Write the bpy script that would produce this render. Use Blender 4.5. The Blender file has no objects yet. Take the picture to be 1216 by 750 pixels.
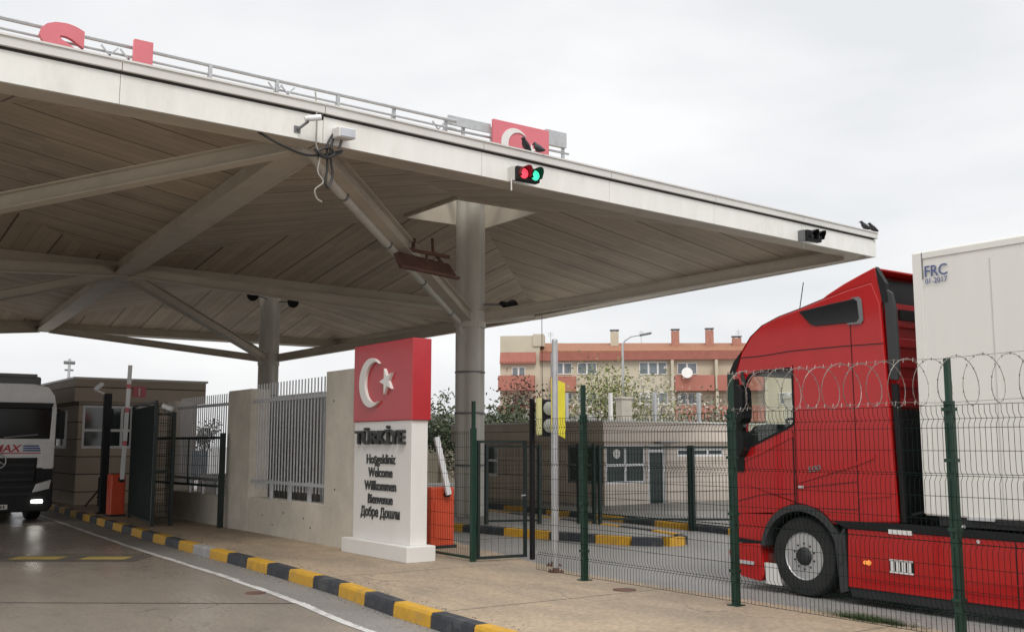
import bpy, bmesh, math, random
from mathutils import Vector, Matrix
from mathutils.geometry import tessellate_polygon
random.seed(7)
R = math.radians
PI = math.pi
S = bpy.context.scene
C = S.collection

# ------------------------------------------------------------------ camera
cam = bpy.data.objects.new('camera', bpy.data.cameras.new('camera'))
C.objects.link(cam)
cam.location = (0, 0, 1.85)
PITCH = math.atan(153 / 1214.)
cam.rotation_euler = (PI / 2 + PITCH, 0, -R(35.7))
cam.data.sensor_width = 36
cam.data.lens = 36 * 1214. / 1216.
cam.data.clip_end = 2000
cam.data.clip_start = .05
S.camera = cam
# ------------------------------------------------------------------ sky, sun, exposure
SUN_EL, SUN_AZ = 48, 205          # azimuth measured clockwise from +Y
W = bpy.data.worlds.new('World'); S.world = W; W.use_nodes = True
nt = W.node_tree; nt.nodes.clear()
out = nt.nodes.new('ShaderNodeOutputWorld'); bg = nt.nodes.new('ShaderNodeBackground')
sky = nt.nodes.new('ShaderNodeTexSky'); sky.sky_type = 'NISHITA'; sky.sun_disc = False
sky.sun_elevation = R(SUN_EL); sky.sun_rotation = R(SUN_AZ)
sky.air_density = 1; sky.dust_density = 3
tc = nt.nodes.new('ShaderNodeTexCoord')
mp = nt.nodes.new('ShaderNodeMapping'); mp.inputs['Scale'].default_value = (1.0, 1.0, 3.2)
n1 = nt.nodes.new('ShaderNodeTexNoise'); n1.inputs['Scale'].default_value = 1.9; n1.inputs['Detail'].default_value = 5
n1.inputs['Roughness'].default_value = .5; n1.inputs['Distortion'].default_value = .35
cr = nt.nodes.new('ShaderNodeValToRGB')
cr.color_ramp.elements[0].position = .36; cr.color_ramp.elements[0].color = (.82, .832, .85, 1)
cr.color_ramp.elements[1].position = .60; cr.color_ramp.elements[1].color = (1.0, .995, .995, 1)
sx = nt.nodes.new('ShaderNodeSeparateXYZ')
grad = nt.nodes.new('ShaderNodeMapRange')     # an overcast sky is brighter overhead
grad.inputs['From Min'].default_value = .45; grad.inputs['From Max'].default_value = 1
grad.inputs['To Min'].default_value = 7.8; grad.inputs['To Max'].default_value = 15.5
sc_ = nt.nodes.new('ShaderNodeVectorMath'); sc_.operation = 'SCALE'
mx = nt.nodes.new('ShaderNodeMix'); mx.data_type = 'RGBA'; mx.inputs['Factor'].default_value = .93
L = nt.links.new
L(tc.outputs['Generated'], mp.inputs['Vector']); L(mp.outputs[0], n1.inputs['Vector']); L(n1.outputs['Fac'], cr.inputs['Fac'])
L(tc.outputs['Generated'], sx.inputs[0]); L(sx.outputs['Z'], grad.inputs['Value'])
L(cr.outputs[0], sc_.inputs[0]); L(grad.outputs[0], sc_.inputs['Scale'])
L(sky.outputs[0], mx.inputs[6]); L(sc_.outputs[0], mx.inputs[7])
L(mx.outputs[2], bg.inputs['Color']); bg.inputs['Strength'].default_value = .1
L(bg.outputs[0], out.inputs[0])
sl = bpy.data.lights.new('sun', 'SUN'); sl.energy = 1.0; sl.angle = R(18); sl.color = (1, .96, .9)
so = bpy.data.objects.new('sun', sl); C.objects.link(so)
az = R(SUN_AZ); el = R(SUN_EL)
dvec = Vector((math.sin(az) * math.cos(el), math.cos(az) * math.cos(el), math.sin(el)))
so.rotation_euler = (-dvec).to_track_quat('-Z', 'Y').to_euler(); so.location = dvec * 60
S.view_settings.view_transform = 'Standard'; S.view_settings.look = 'None'
S.view_settings.exposure = 0.42; S.view_settings.gamma = 1
S.render.engine = 'CYCLES'
S.cycles.max_bounces = 8; S.cycles.diffuse_bounces = 5; S.cycles.transparent_max_bounces = 16

# ------------------------------------------------------------------ materials
MATS = {}
def mat(name, col, rough=.6, metal=0., var=.12, scale=3., bump=0., bscale=40., dirt=0., dcol=None, emit=None, estr=0, coat=0., spec=.5, tr=0, mscale=None, rvar=0.):
    if name in MATS: return MATS[name]
    m = bpy.data.materials.new(name); m.use_nodes = True; MATS[name] = m
    t = m.node_tree; b = t.nodes['Principled BSDF']; L = t.links.new
    b.inputs['Roughness'].default_value = rough; b.inputs['Metallic'].default_value = metal
    b.inputs['Coat Weight'].default_value = coat; b.inputs['Coat Roughness'].default_value = .08
    b.inputs['Specular IOR Level'].default_value = spec
    c = (*col, 1)
    tc = t.nodes.new('ShaderNodeTexCoord')
    mpn = t.nodes.new('ShaderNodeMapping'); mpn.inputs['Scale'].default_value = mscale or (1, 1, 1)
    L(tc.outputs['Object'], mpn.inputs[0])
    n = t.nodes.new('ShaderNodeTexNoise'); n.inputs['Scale'].default_value = scale; n.inputs['Detail'].default_value = 8
    n.inputs['Roughness'].default_value = .65
    L(mpn.outputs[0], n.inputs['Vector'])
    r = t.nodes.new('ShaderNodeValToRGB'); e = r.color_ramp.elements
    e[0].position = .3; e[0].color = tuple(max(0, x * (1 - var)) for x in col) + (1,)
    e[1].position = .7; e[1].color = tuple(min(1, x * (1 + var)) for x in col) + (1,)
    L(n.outputs['Fac'], r.inputs[0]); src = r.outputs[0]
    if dirt > 0:
        n2 = t.nodes.new('ShaderNodeTexNoise'); n2.inputs['Scale'].default_value = scale * .37; n2.inputs['Detail'].default_value = 10
        n2.inputs['Roughness'].default_value = .75; L(mpn.outputs[0], n2.inputs['Vector'])
        r2 = t.nodes.new('ShaderNodeValToRGB'); r2.color_ramp.elements[0].position = .5; r2.color_ramp.elements[1].position = .72
        L(n2.outputs['Fac'], r2.inputs[0])
        mu = t.nodes.new('ShaderNodeMath'); mu.operation = 'MULTIPLY'; mu.inputs[1].default_value = dirt; L(r2.outputs[0], mu.inputs[0])
        x = t.nodes.new('ShaderNodeMix'); x.data_type = 'RGBA'; L(mu.outputs[0], x.inputs['Factor']); L(src, x.inputs[6])
        x.inputs[7].default_value = (*(dcol or tuple(v * .4 for v in col)), 1); src = x.outputs[2]
    L(src, b.inputs['Base Color'])
    if rvar > 0:
        n3 = t.nodes.new('ShaderNodeTexNoise'); n3.inputs['Scale'].default_value = scale * .5; n3.inputs['Detail'].default_value = 5
        L(mpn.outputs[0], n3.inputs['Vector'])
        m3 = t.nodes.new('ShaderNodeMapRange'); m3.inputs['From Min'].default_value = .35; m3.inputs['From Max'].default_value = .65
        m3.inputs['To Min'].default_value = rough - rvar; m3.inputs['To Max'].default_value = rough + rvar
        L(n3.outputs['Fac'], m3.inputs[0]); L(m3.outputs[0], b.inputs['Roughness'])
    if bump > 0:
        nb = t.nodes.new('ShaderNodeTexNoise'); nb.inputs['Scale'].default_value = bscale; nb.inputs['Detail'].default_value = 6
        L(tc.outputs['Object'], nb.inputs['Vector'])
        bp = t.nodes.new('ShaderNodeBump'); bp.inputs['Strength'].default_value = bump; bp.inputs['Distance'].default_value = .02
        L(nb.outputs['Fac'], bp.inputs['Height']); L(bp.outputs[0], b.inputs['Normal'])
    if emit:
        b.inputs['Emission Color'].default_value = (*emit, 1); b.inputs['Emission Strength'].default_value = estr
    return m

def glass(name, tint=(.8, .85, .85), gl=.12):
    m = bpy.data.materials.new(name); m.use_nodes = True; t = m.node_tree; t.nodes.clear()
    o = t.nodes.new('ShaderNodeOutputMaterial'); a = t.nodes.new('ShaderNodeBsdfTransparent'); a.inputs[0].default_value = (*tint, 1)
    g = t.nodes.new('ShaderNodeBsdfGlossy'); g.inputs['Roughness'].default_value = .03
    x = t.nodes.new('ShaderNodeMixShader'); x.inputs[0].default_value = gl; t.links.new(a.outputs[0], x.inputs[1])
    t.links.new(g.outputs[0], x.inputs[2]); t.links.new(x.outputs[0], o.inputs[0]); MATS[name] = m
    return m

# surface pattern of the roof boards: UV metres, joints between the boards
def board_mat(name, col, pitch, fine, seam=.035, horiz=False, dark=.25, var=.1, rough=.7, bumpy=False):
    m = mat(name, col, rough, var=var, scale=.9, dirt=.55, dcol=tuple(v * .55 for v in col))
    t = m.node_tree; L = t.links.new; b = t.nodes['Principled BSDF']
    src = b.inputs['Base Color'].links[0].from_socket
    uv = t.nodes.new('ShaderNodeUVMap'); s = t.nodes.new('ShaderNodeSeparateXYZ'); L(uv.outputs[0], s.inputs[0])
    co = s.outputs['Y' if horiz else 'X']; co2 = s.outputs['X' if horiz else 'Y']
    def M(op, a, v=None, v2=None):
        n = t.nodes.new('ShaderNodeMath'); n.operation = op
        if isinstance(a, float): n.inputs[0].default_value = a
        else: L(a, n.inputs[0])
        if v is not None:
            if isinstance(v, float): n.inputs[1].default_value = v
            else: L(v, n.inputs[1])
        if v2 is not None: n.inputs[2].default_value = v2
        return n.outputs[0]
    def seamline(p, w):
        f = M('FRACT', M('DIVIDE', co, float(p)))
        return M('LESS_THAN', f, float(w / p))
    big = seamline(pitch, seam)
    idn = M('FLOOR', M('DIVIDE', co, float(fine)))
    wn = t.nodes.new('ShaderNodeTexWhiteNoise'); wn.noise_dimensions = '2D'
    cb = t.nodes.new('ShaderNodeCombineXYZ'); L(idn, cb.inputs[0]); L(M('FLOOR', M('DIVIDE', co2, 3.1)), cb.inputs[1]); L(cb.outputs[0], wn.inputs['Vector'])
    br = M('MULTIPLY_ADD', wn.outputs['Value'], .2, .9)
    fl = M('MULTIPLY', seamline(fine, .014), .42)
    br2 = M('SUBTRACT', br, fl)
    br3 = M('SUBTRACT', br2, M('MULTIPLY', big, 1. - dark - .1))
    v = t.nodes.new('ShaderNodeVectorMath'); v.operation = 'SCALE'; L(src, v.inputs[0]); L(br3, v.inputs['Scale'])
    L(v.outputs[0], b.inputs['Base Color'])
    return m

M_ = {}
M_['concrete'] = mat('wall_concrete', (.53, .49, .42), .85, var=.14, scale=1.6, bump=.25, bscale=25, dirt=.45, dcol=(.27, .245, .2))
M_['column'] = mat('column_concrete', (.50, .48, .425), .6, var=.12, scale=1.2, dirt=.45, dcol=(.2, .19, .16), mscale=(1, 1, .3))
M_['fascia'] = mat('fascia_paint', (.80, .80, .76), .45, var=.04, scale=2.2, dirt=.38, dcol=(.52, .48, .41), mscale=(1.5, 1, .5))
M_['cap'] = mat('cap_metal', (.66, .65, .62), .45, var=.06, scale=1.0, dirt=.3, dcol=(.42, .40, .36))
M_['beam'] = mat('beam_paint', (.49, .44, .36), .55, var=.1, scale=1.2, dirt=.4, dcol=(.2, .18, .15))
M_['soffit'] = board_mat('soffit_boards', (.47, .385, .295), 1.18, .295, seam=.045, dark=.3)
M_['white'] = mat('white_paint', (.72, .705, .68), .55, var=.04, scale=2, dirt=.25, mscale=(1, 1, .4), dcol=(.6, .57, .52))
M_['whitem'] = mat('white_metal', (.78, .79, .8), .4, var=.03)
M_['red'] = mat('sign_red', (.43, .028, .036), .3, var=.05, coat=.12, dirt=.1, dcol=(.3, .03, .04))
M_['pinkred'] = mat('faded_red_letters', (.64, .17, .20), .55, var=.06)
M_['galv'] = mat('galvanised_steel', (.48, .49, .5), .42, metal=.5, var=.12, scale=12)
M_['black'] = mat('black_plastic', (.010, .010, .011), .5, var=.2, spec=.3)
M_['blackgloss'] = mat('black_gloss', (.012, .013, .015), .12, var=.1)
M_['green'] = mat('green_post_paint', (.005, .034, .022), .4, var=.25, scale=9)
M_['wire'] = mat('green_wire_mesh', (.006, .016, .012), .85, var=.2, spec=.1)
M_['darkpost'] = mat('dark_post_paint', (.012, .022, .02), .45, var=.2)
M_['razor'] = mat('razor_wire_steel', (.24, .22, .20), .45, metal=.6, var=.2)
M_['orange'] = mat('orange_red_cabinet', (.60, .075, .028), .4, var=.08, dirt=.2)
M_['yellow'] = mat('kerb_yellow', (.56, .31, .025), .6, var=.15, scale=9, dirt=.75, dcol=(.26, .19, .10), bump=.2)
M_['kblack'] = mat('kerb_black', (.030, .034, .043), .6, var=.3, scale=9, dirt=.65, dcol=(.15, .145, .135), bump=.2)
M_['kgrey'] = mat('kerb_bare', (.33, .33, .33), .7, var=.15, scale=7, dirt=.4)
M_['cladl'] = board_mat('booth_cladding', (.47, .395, .315), .5, .5, seam=.03, horiz=True, dark=.2, var=.06)
M_['cladp'] = board_mat('office_cladding', (.62, .54, .47), .45, .45, seam=.02, horiz=True, dark=.45, var=.05)
M_['cladd'] = board_mat('office_cladding_shaded', (.52, .45, .37), .45, .45, seam=.02, horiz=True, dark=.4, var=.05)  # darker copy of the office cladding: shade under the canopy put into the colour
M_['glassdk'] = mat('window_glass', (.018, .035, .035), .06, var=.3, scale=2, spec=.8)
M_['rust'] = mat('rusty_plate', (.12, .06, .045), .8, var=.35, scale=4, dirt=.6, dcol=(.05, .03, .025))
M_['truckred'] = mat('truck_red_paint', (.42, .008, .009), .28, var=.07, coat=.5, spec=.35, dirt=.12, dcol=(.3, .03, .03))
M_['trailer'] = mat('trailer_white', (.74, .73, .69), .45, var=.035, scale=1.1, dirt=.3, dcol=(.58, .55, .48), mscale=(1, 1.6, .22))
M_['navy'] = mat('navy_lettering', (.09, .12, .27), .5)
M_['tyre'] = mat('tyre_rubber', (.02, .02, .02), .8, var=.25, scale=10)
M_['rim'] = mat('alloy_rim', (.5, .5, .5), .45, metal=.5, var=.08)
M_['silver'] = mat('silver_trim', (.65, .66, .68), .35, metal=.6)
M_['wsdark'] = mat('dark_windscreen', (.008, .009, .010), .08, spec=.25)
M_['grey'] = mat('grey_plastic', (.16, .165, .17), .5)
M_['arch'] = mat('arch_plastic', (.035, .036, .038), .6)
M_['chassis'] = mat('chassis_dark', (.02, .02, .022), .6, var=.3)
M_['cream'] = mat('cream_render', (.54, .48, .37), .85, var=.08, scale=.4, dirt=.35, dcol=(.42, .37, .29))
M_['salmon'] = mat('salmon_render', (.40, .155, .115), .8, var=.1, scale=.6, dirt=.3, dcol=(.4, .16, .12))
M_['rooftile'] = mat('roof_tiles', (.30, .135, .075), .8, var=.2, scale=2.5, dirt=.4, dcol=(.26, .11, .08))
M_['tilered'] = mat('red_tile_skirt', (.33, .115, .085), .7, var=.12, scale=2)
M_['brick'] = mat('chimney_brick', (.42, .2, .15), .85, var=.15)
M_['pane'] = mat('far_window_glass', (.16, .19, .21), .15, var=.3, scale=1)
M_['bark'] = mat('bark', (.11, .085, .06), .9, var=.25, scale=8)
M_['crow'] = mat('crow_feathers', (.014, .014, .016), .5)
M_['cable'] = mat('cable_black', (.02, .02, .02), .5)
M_['cablew'] = mat('cable_grey', (.33, .31, .28), .6)
M_['redlamp'] = mat('red_lamp', (.8, .03, .05), .3, emit=(1, .06, .1), estr=1.0)
M_['greenlamp'] = mat('green_lamp', (.03, .6, .35), .3, emit=(.05, .8, .42), estr=1.0)
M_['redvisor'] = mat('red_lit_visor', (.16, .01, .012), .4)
M_['lamp'] = mat('lit_fog_lamp', (1, 1, .95), .3, emit=(1, .97, .88), estr=14)
M_['lens'] = mat('headlight_lens', (.55, .57, .6), .12, metal=.3, spec=.8)
M_['letters'] = mat('dark_letters', (.03, .032, .032), .5)
M_['ysign'] = mat('yellow_board', (.78, .68, .05), .5, var=.1)
M_['ysignp'] = mat('pale_yellow_board', (.62, .6, .28), .5, var=.1)
M_['amber'] = mat('amber_marker', (.8, .3, .05), .3, emit=(1, .4, .1), estr=.35)
M_['greypanel'] = mat('grey_panels', (.33, .335, .33), .6, var=.08)
M_['blueboard'] = mat('blue_board', (.22, .36, .5), .5)
M_['logored'] = mat('logo_red', (.45, .03, .05), .4)
M_['logoblue'] = mat('logo_blue', (.03, .06, .25), .4)
M_['steering'] = mat('cab_interior', (.03, .03, .032), .6)
glass('clear_glass', (.93, .95, .92), .05)
M_['glass'] = MATS['clear_glass']

# ground surfaces ----------------------------------------------------------
def ground_mat(name, col, rough, wet=0., joint=None, stain=(.6, .5, .4), sscale=.35):
    m = mat(name, col, rough, var=.09, scale=1.3, bump=.12, bscale=60, dirt=.0)
    t = m.node_tree; L = t.links.new; b = t.nodes['Principled BSDF']
    src = b.inputs['Base Color'].links[0].from_socket
    tc = [n for n in t.nodes if n.type == 'TEX_COORD'][0]
    n = t.nodes.new('ShaderNodeTexNoise'); n.inputs['Scale'].default_value = sscale; n.inputs['Detail'].default_value = 9; n.inputs['Roughness'].default_value = .62
    n.inputs['Distortion'].default_value = .5
    mpn = t.nodes.new('ShaderNodeMapping'); mpn.inputs['Scale'].default_value = (1.6, .6, 1); L(tc.outputs['Object'], mpn.inputs[0]); L(mpn.outputs[0], n.inputs['Vector'])
    r = t.nodes.new('ShaderNodeValToRGB'); r.color_ramp.elements[0].position = .38; r.color_ramp.elements[1].position = .66
    L(n.outputs['Fac'], r.inputs[0])
    x = t.nodes.new('ShaderNodeMix'); x.data_type = 'RGBA'; L(r.outputs[0], x.inputs['Factor']); L(src, x.inputs[6]); x.inputs[7].default_value = (*stain, 1)
    # fine aggregate and small dark spots
    n4 = t.nodes.new('ShaderNodeTexNoise'); n4.inputs['Scale'].default_value = 22; n4.inputs['Detail'].default_value = 4; L(tc.outputs['Object'], n4.inputs['Vector'])
    mr = t.nodes.new('ShaderNodeMapRange'); mr.inputs['From Min'].default_value = .3; mr.inputs['From Max'].default_value = .7
    mr.inputs['To Min'].default_value = .76; mr.inputs['To Max'].default_value = 1.2; L(n4.outputs['Fac'], mr.inputs[0])
    v = t.nodes.new('ShaderNodeVectorMath'); v.operation = 'SCALE'; L(x.outputs[2], v.inputs[0]); L(mr.outputs[0], v.inputs['Scale'])
    last = v.outputs[0]
    # hairline cracks
    vo = t.nodes.new('ShaderNodeTexVoronoi'); vo.feature = 'DISTANCE_TO_EDGE'; vo.inputs['Scale'].default_value = .28
    nd = t.nodes.new('ShaderNodeTexNoise'); nd.inputs['Scale'].default_value = 1.5; nd.inputs['Detail'].default_value = 6; L(tc.outputs['Object'], nd.inputs['Vector'])
    ml = t.nodes.new('ShaderNodeVectorMath'); ml.operation = 'MULTIPLY_ADD'; ml.inputs[1].default_value = (1.4, 1.4, 0); L(nd.outputs['Color'], ml.inputs[0]); L(tc.outputs['Object'], ml.inputs[2])
    L(ml.outputs[0], vo.inputs['Vector'])
    lt = t.nodes.new('ShaderNodeMath'); lt.operation = 'LESS_THAN'; lt.inputs[1].default_value = .0022; L(vo.outputs['Distance'], lt.inputs[0])
    mm = t.nodes.new('ShaderNodeMath'); mm.operation = 'MULTIPLY'; mm.inputs[1].default_value = .45; L(lt.outputs[0], mm.inputs[0])
    x2 = t.nodes.new('ShaderNodeMix'); x2.data_type = 'RGBA'; L(mm.outputs[0], x2.inputs['Factor']); L(last, x2.inputs[6]); x2.inputs[7].default_value = (.08, .07, .06, 1)
    L(x2.outputs[2], b.inputs['Base Color'])
    if wet:
        m3 = t.nodes.new('ShaderNodeMapRange'); m3.inputs['From Min'].default_value = .35; m3.inputs['From Max'].default_value = .65
        m3.inputs['To Min'].default_value = rough - wet; m3.inputs['To Max'].default_value = rough + wet * .5
        L(n.outputs['Fac'], m3.inputs[0]); L(m3.outputs[0], b.inputs['Roughness'])
    return m
M_['road'] = ground_mat('road_concrete', (.30, .26, .215), .36, .16, stain=(.20, .172, .145))
M_['ground'] = ground_mat('asphalt_ground', (.20, .195, .19), .6, .12, stain=(.26, .25, .24))
M_['pave'] = ground_mat('pavement_concrete', (.38, .295, .205), .75, .1, stain=(.26, .212, .155), sscale=.7)
M_['gutter'] = ground_mat('gutter_concrete', (.25, .24, .225), .6, .1, stain=(.19, .18, .165))
M_['line'] = mat('worn_white_line', (.58, .57, .55), .6, var=.1, scale=6, dirt=.95, dcol=(.24, .22, .2))
M_['liney'] = mat('worn_yellow_line', (.45, .34, .10), .6, var=.1, scale=6, dirt=.95, dcol=(.2, .17, .13))

# ------------------------------------------------------------------ geometry helpers
class MB:
    def __init__(s): s.v = []; s.f = []; s.m = []; s.uv = {}; s.mi = 0
    def add(s, vs, fs, uvs=None):
        o = len(s.v); s.v += [tuple(v) for v in vs]
        for i, f in enumerate(fs):
            if uvs: s.uv[len(s.f)] = uvs[i]
            s.f.append(tuple(o + k for k in f)); s.m.append(s.mi)
        return s
    def hexa(s, p):   # p: 4 bottom ccw, 4 top
        return s.add(p, [(3, 2, 1, 0), (4, 5, 6, 7), (0, 1, 5, 4), (1, 2, 6, 5), (2, 3, 7, 6), (3, 0, 4, 7)])
    def box(s, x0, x1, y0, y1, z0, z1):
        if x0 > x1: x0, x1 = x1, x0
        if y0 > y1: y0, y1 = y1, y0
        return s.hexa([(x0, y0, z0), (x1, y0, z0), (x1, y1, z0), (x0, y1, z0), (x0, y0, z1), (x1, y0, z1), (x1, y1, z1), (x0, y1, z1)])
    def bar(s, p, q, w, h, up=(0, 0, 1)):   # rectangular bar p->q, w sideways, h along up, centred
        p, q = Vector(p), Vector(q); d = (q - p).normalized(); a = d.cross(Vector(up))
        if a.length < 1e-4: a = d.cross(Vector((1, 0, 0)))
        a.normalize(); b = a.cross(d).normalized(); a = a * w / 2; b = b * h / 2
        return s.hexa([p - a - b, p + a - b, q + a - b, q - a - b, p - a + b, p + a + b, q + a + b, q - a + b])
    def tube(s, pts, r, n=8, caps=True):
        pts = [Vector(p) for p in pts]; rs = r if isinstance(r, (list, tuple)) else [r] * len(pts)
        o = len(s.v); t0 = (pts[1] - pts[0]).normalized(); a = t0.orthogonal().normalized(); prev = t0
        for i, p in enumerate(pts):
            t = ((pts[min(i + 1, len(pts) - 1)] - pts[max(i - 1, 0)])).normalized()
            a = prev.rotation_difference(t) @ a; prev = t; b = t.cross(a)
            for k in range(n):
                an = 2 * PI * k / n; s.v.append(tuple(p + (a * math.cos(an) + b * math.sin(an)) * rs[i]))
        for i in range(len(pts) - 1):
            for k in range(n):
                s.f.append((o + i * n + k, o + i * n + (k + 1) % n, o + (i + 1) * n + (k + 1) % n, o + (i + 1) * n + k)); s.m.append(s.mi)
        if caps:
            s.f.append(tuple(o + k for k in range(n))[::-1]); s.m.append(s.mi)
            e = o + (len(pts) - 1) * n; s.f.append(tuple(e + k for k in range(n))); s.m.append(s.mi)
        return s
    def lathe(s, prof, c, axis, n=32, cap=True):   # prof: (r, t) ; t along axis
        c = Vector(c); ax = Vector(axis).normalized(); a = ax.orthogonal().normalized(); b = ax.cross(a); o = len(s.v)
        for (r, t) in prof:
            for k in range(n):
                an = 2 * PI * k / n; s.v.append(tuple(c + ax * t + (a * math.cos(an) + b * math.sin(an)) * max(r, .0005)))
        for i in range(len(prof) - 1):
            for k in range(n):
                s.f.append((o + i * n + k, o + i * n + (k + 1) % n, o + (i + 1) * n + (k + 1) % n, o + (i + 1) * n + k)); s.m.append(s.mi)
        if cap:
            s.f.append(tuple(o + k for k in range(n))[::-1]); s.m.append(s.mi)
            e = o + (len(prof) - 1) * n; s.f.append(tuple(e + k for k in range(n))); s.m.append(s.mi)
        return s
    def prism(s, outer, fn, t0, t1, holes=()):   # outline (a,b) -> fn(a,b,t)
        loops = [list(outer)] + [list(h) for h in holes]
        tris = tessellate_polygon([[Vector((a, b, 0)) for a, b in lp] for lp in loops])
        flat = [p for lp in loops for p in lp]; n = len(flat)
        vs = [fn(a, b, t0) for a, b in flat] + [fn(a, b, t1) for a, b in flat]
        fs = [tuple(t) for t in tris] + [tuple(n + k for k in t[::-1]) for t in tris]
        k0 = 0
        for lp in loops:
            m = len(lp)
            for i in range(m): fs.append((k0 + i, k0 + (i + 1) % m, n + k0 + (i + 1) % m, n + k0 + i))
            k0 += m
        return s.add(vs, fs)
    def build(s, name, material, parent=None, smooth=False, bevel=0, weld=True):
        me = bpy.data.meshes.new(name); me.from_pydata(s.v, [], s.f)
        ms = material if isinstance(material, (list, tuple)) else [material]
        for m in ms: me.materials.append(m)
        if len(ms) > 1:
            for p, i in zip(me.polygons, s.m): p.material_index = i
        if s.uv:
            u = me.uv_layers.new(name='UVMap')
            for p in me.polygons:
                q = s.uv.get(p.index)
                if q:
                    for li, c in zip(p.loop_indices, q): u.data[li].uv = c
        bm = bmesh.new(); bm.from_mesh(me); bmesh.ops.recalc_face_normals(bm, faces=bm.faces); bm.to_mesh(me); bm.free()
        o = bpy.data.objects.new(name, me); C.objects.link(o)
        if smooth:
            for p in me.polygons: p.use_smooth = True
            try: me.set_sharp_from_angle(angle=R(38))
            except Exception: pass
        if bevel:
            b = o.modifiers.new('bevel', 'BEVEL'); b.width = bevel; b.segments = 2; b.limit_method = 'ANGLE'; b.angle_limit = R(40)
        if parent: adopt(o, parent)
        return o

def adopt(o, parent):
    o.parent = parent; p = parent; v = Vector((0, 0, 0))
    # parts are modelled in world coordinates; only Empties at the thing's base are moved
    while p: v += p.location if p.type == 'EMPTY' else Vector((0, 0, 0)); p = p.parent
    o.matrix_parent_inverse = Matrix.Translation(-v) if parent.type == 'EMPTY' else Matrix.Identity(4)

def tag(o, label, cat, group=None, kind=None):
    if label: o['label'] = label
    if cat: o['category'] = cat
    if group: o['group'] = group
    if kind: o['kind'] = kind
    return o
def thing(name, label, cat, loc, group=None):
    o = bpy.data.objects.new(name, None); C.objects.link(o); o.location = loc; o.empty_display_size = .3
    return tag(o, label, cat, group)
def struct(o): o['kind'] = 'structure'; return o
def clone(o, delta, label=None, parent=None):
    c = o.copy(); C.objects.link(c)
    if parent: c.parent = parent
    else:
        c.location = o.location + Vector(delta)
        if label: c['label'] = label
    for ch in list(o.children): clone(ch, (0, 0, 0), None, c)
    return c

def text_mb(name, s, size, ext, mapping, material, parent=None, offset=0., sx=1., align='CENTER'):
    cu = bpy.data.curves.new('text', 'FONT'); cu.body = s; cu.size = size; cu.extrude = ext; cu.offset = offset
    cu.align_x = align; cu.align_y = 'BOTTOM_BASELINE'; cu.resolution_u = 4
    o = bpy.data.objects.new('text', cu); C.objects.link(o)
    dg = bpy.context.evaluated_depsgraph_get(); dg.update()
    me = bpy.data.meshes.new_from_object(o.evaluated_get(dg)); bpy.data.objects.remove(o)
    for v in me.vertices: v.co = Vector(mapping(v.co.x * sx, v.co.y, v.co.z))
    me.name = name; me.materials.clear(); me.materials.append(material)
    ob = bpy.data.objects.new(name, me); C.objects.link(ob)
    if parent: adopt(ob, parent)
    return ob

def lerp(a, b, t): return tuple(a[i] + (b[i] - a[i]) * t for i in range(len(a)))
def circ(cx, cy, r, n=24, a0=0, a1=2 * PI, endp=False):
    k = n if not endp else n - 1
    return [(cx + r * math.cos(a0 + (a1 - a0) * i / k), cy + r * math.sin(a0 + (a1 - a0) * i / k)) for i in range(n)]
def star(cx, cy, r, n=5, rot=PI / 2, k=.382):
    return [(cx + (r if i % 2 == 0 else r * k) * math.cos(rot + PI * i / n), cy + (r if i % 2 == 0 else r * k) * math.sin(rot + PI * i / n)) for i in range(2 * n)]
def crescent(cx, cy, r, ri, dx, n=40):
    # outer circle minus inner circle shifted by +dx (opening towards +a)
    xi = (r * r - ri * ri + dx * dx) / (2 * dx); yi = math.sqrt(r * r - xi * xi)
    a = math.atan2(yi, xi); b = math.atan2(yi, xi - dx)
    p = [(cx + r * math.cos(a + (2 * PI - 2 * a) * i / n), cy + r * math.sin(a + (2 * PI - 2 * a) * i / n)) for i in range(n + 1)]
    q = [(cx + dx + ri * math.cos(-b - (2 * PI - 2 * b) * i / n), cy + ri * math.sin(-b - (2 * PI - 2 * b) * i / n)) for i in range(1, n)]
    return p + q

# ================================================================== SETTING
def sheet(name, pts, z, m):
    mb = MB(); mb.add([(x, y, z) for x, y in pts], [tuple(range(len(pts)))]); return struct(mb.build(name, m))
sheet('ground', [(-900, -900), (900, -900), (900, 900), (-900, 900)], 0, M_['ground'])
# kerb line of the near pavement (outer top edge)
KL = [(5.45, -14), (5.5, 2), (5.52, 8), (5.62, 10), (5.84, 12), (5.97, 15), (6.02, 18), (6.12, 21), (6.25, 24), (6.4, 27), (6.55, 30), (6.8, 34), (7.2, 45)]
def kx(y):
    for (xa, ya), (xb, yb) in zip(KL, KL[1:]):
        if ya <= y <= yb: return xa + (xb - xa) * (y - ya) / (yb - ya)
    return KL[-1][0]
sheet('road', [(-12, -14)] + [(kx(y) - .62, y) for y in [-14 + i * 1.0 for i in range(60)]] + [(-12, 45)], .004, M_['road'])
mb = MB()
ys = [-14 + i * 1.0 for i in range(60)]
for a, b in zip(ys, ys[1:]):
    mb.add([(kx(a) - .62, a, .004), (kx(a) - .01, a, .004), (kx(b) - .01, b, .004), (kx(b) - .62, b, .004)], [(0, 1, 2, 3)])
struct(mb.build('gutter_strip', M_['gutter']))
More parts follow.
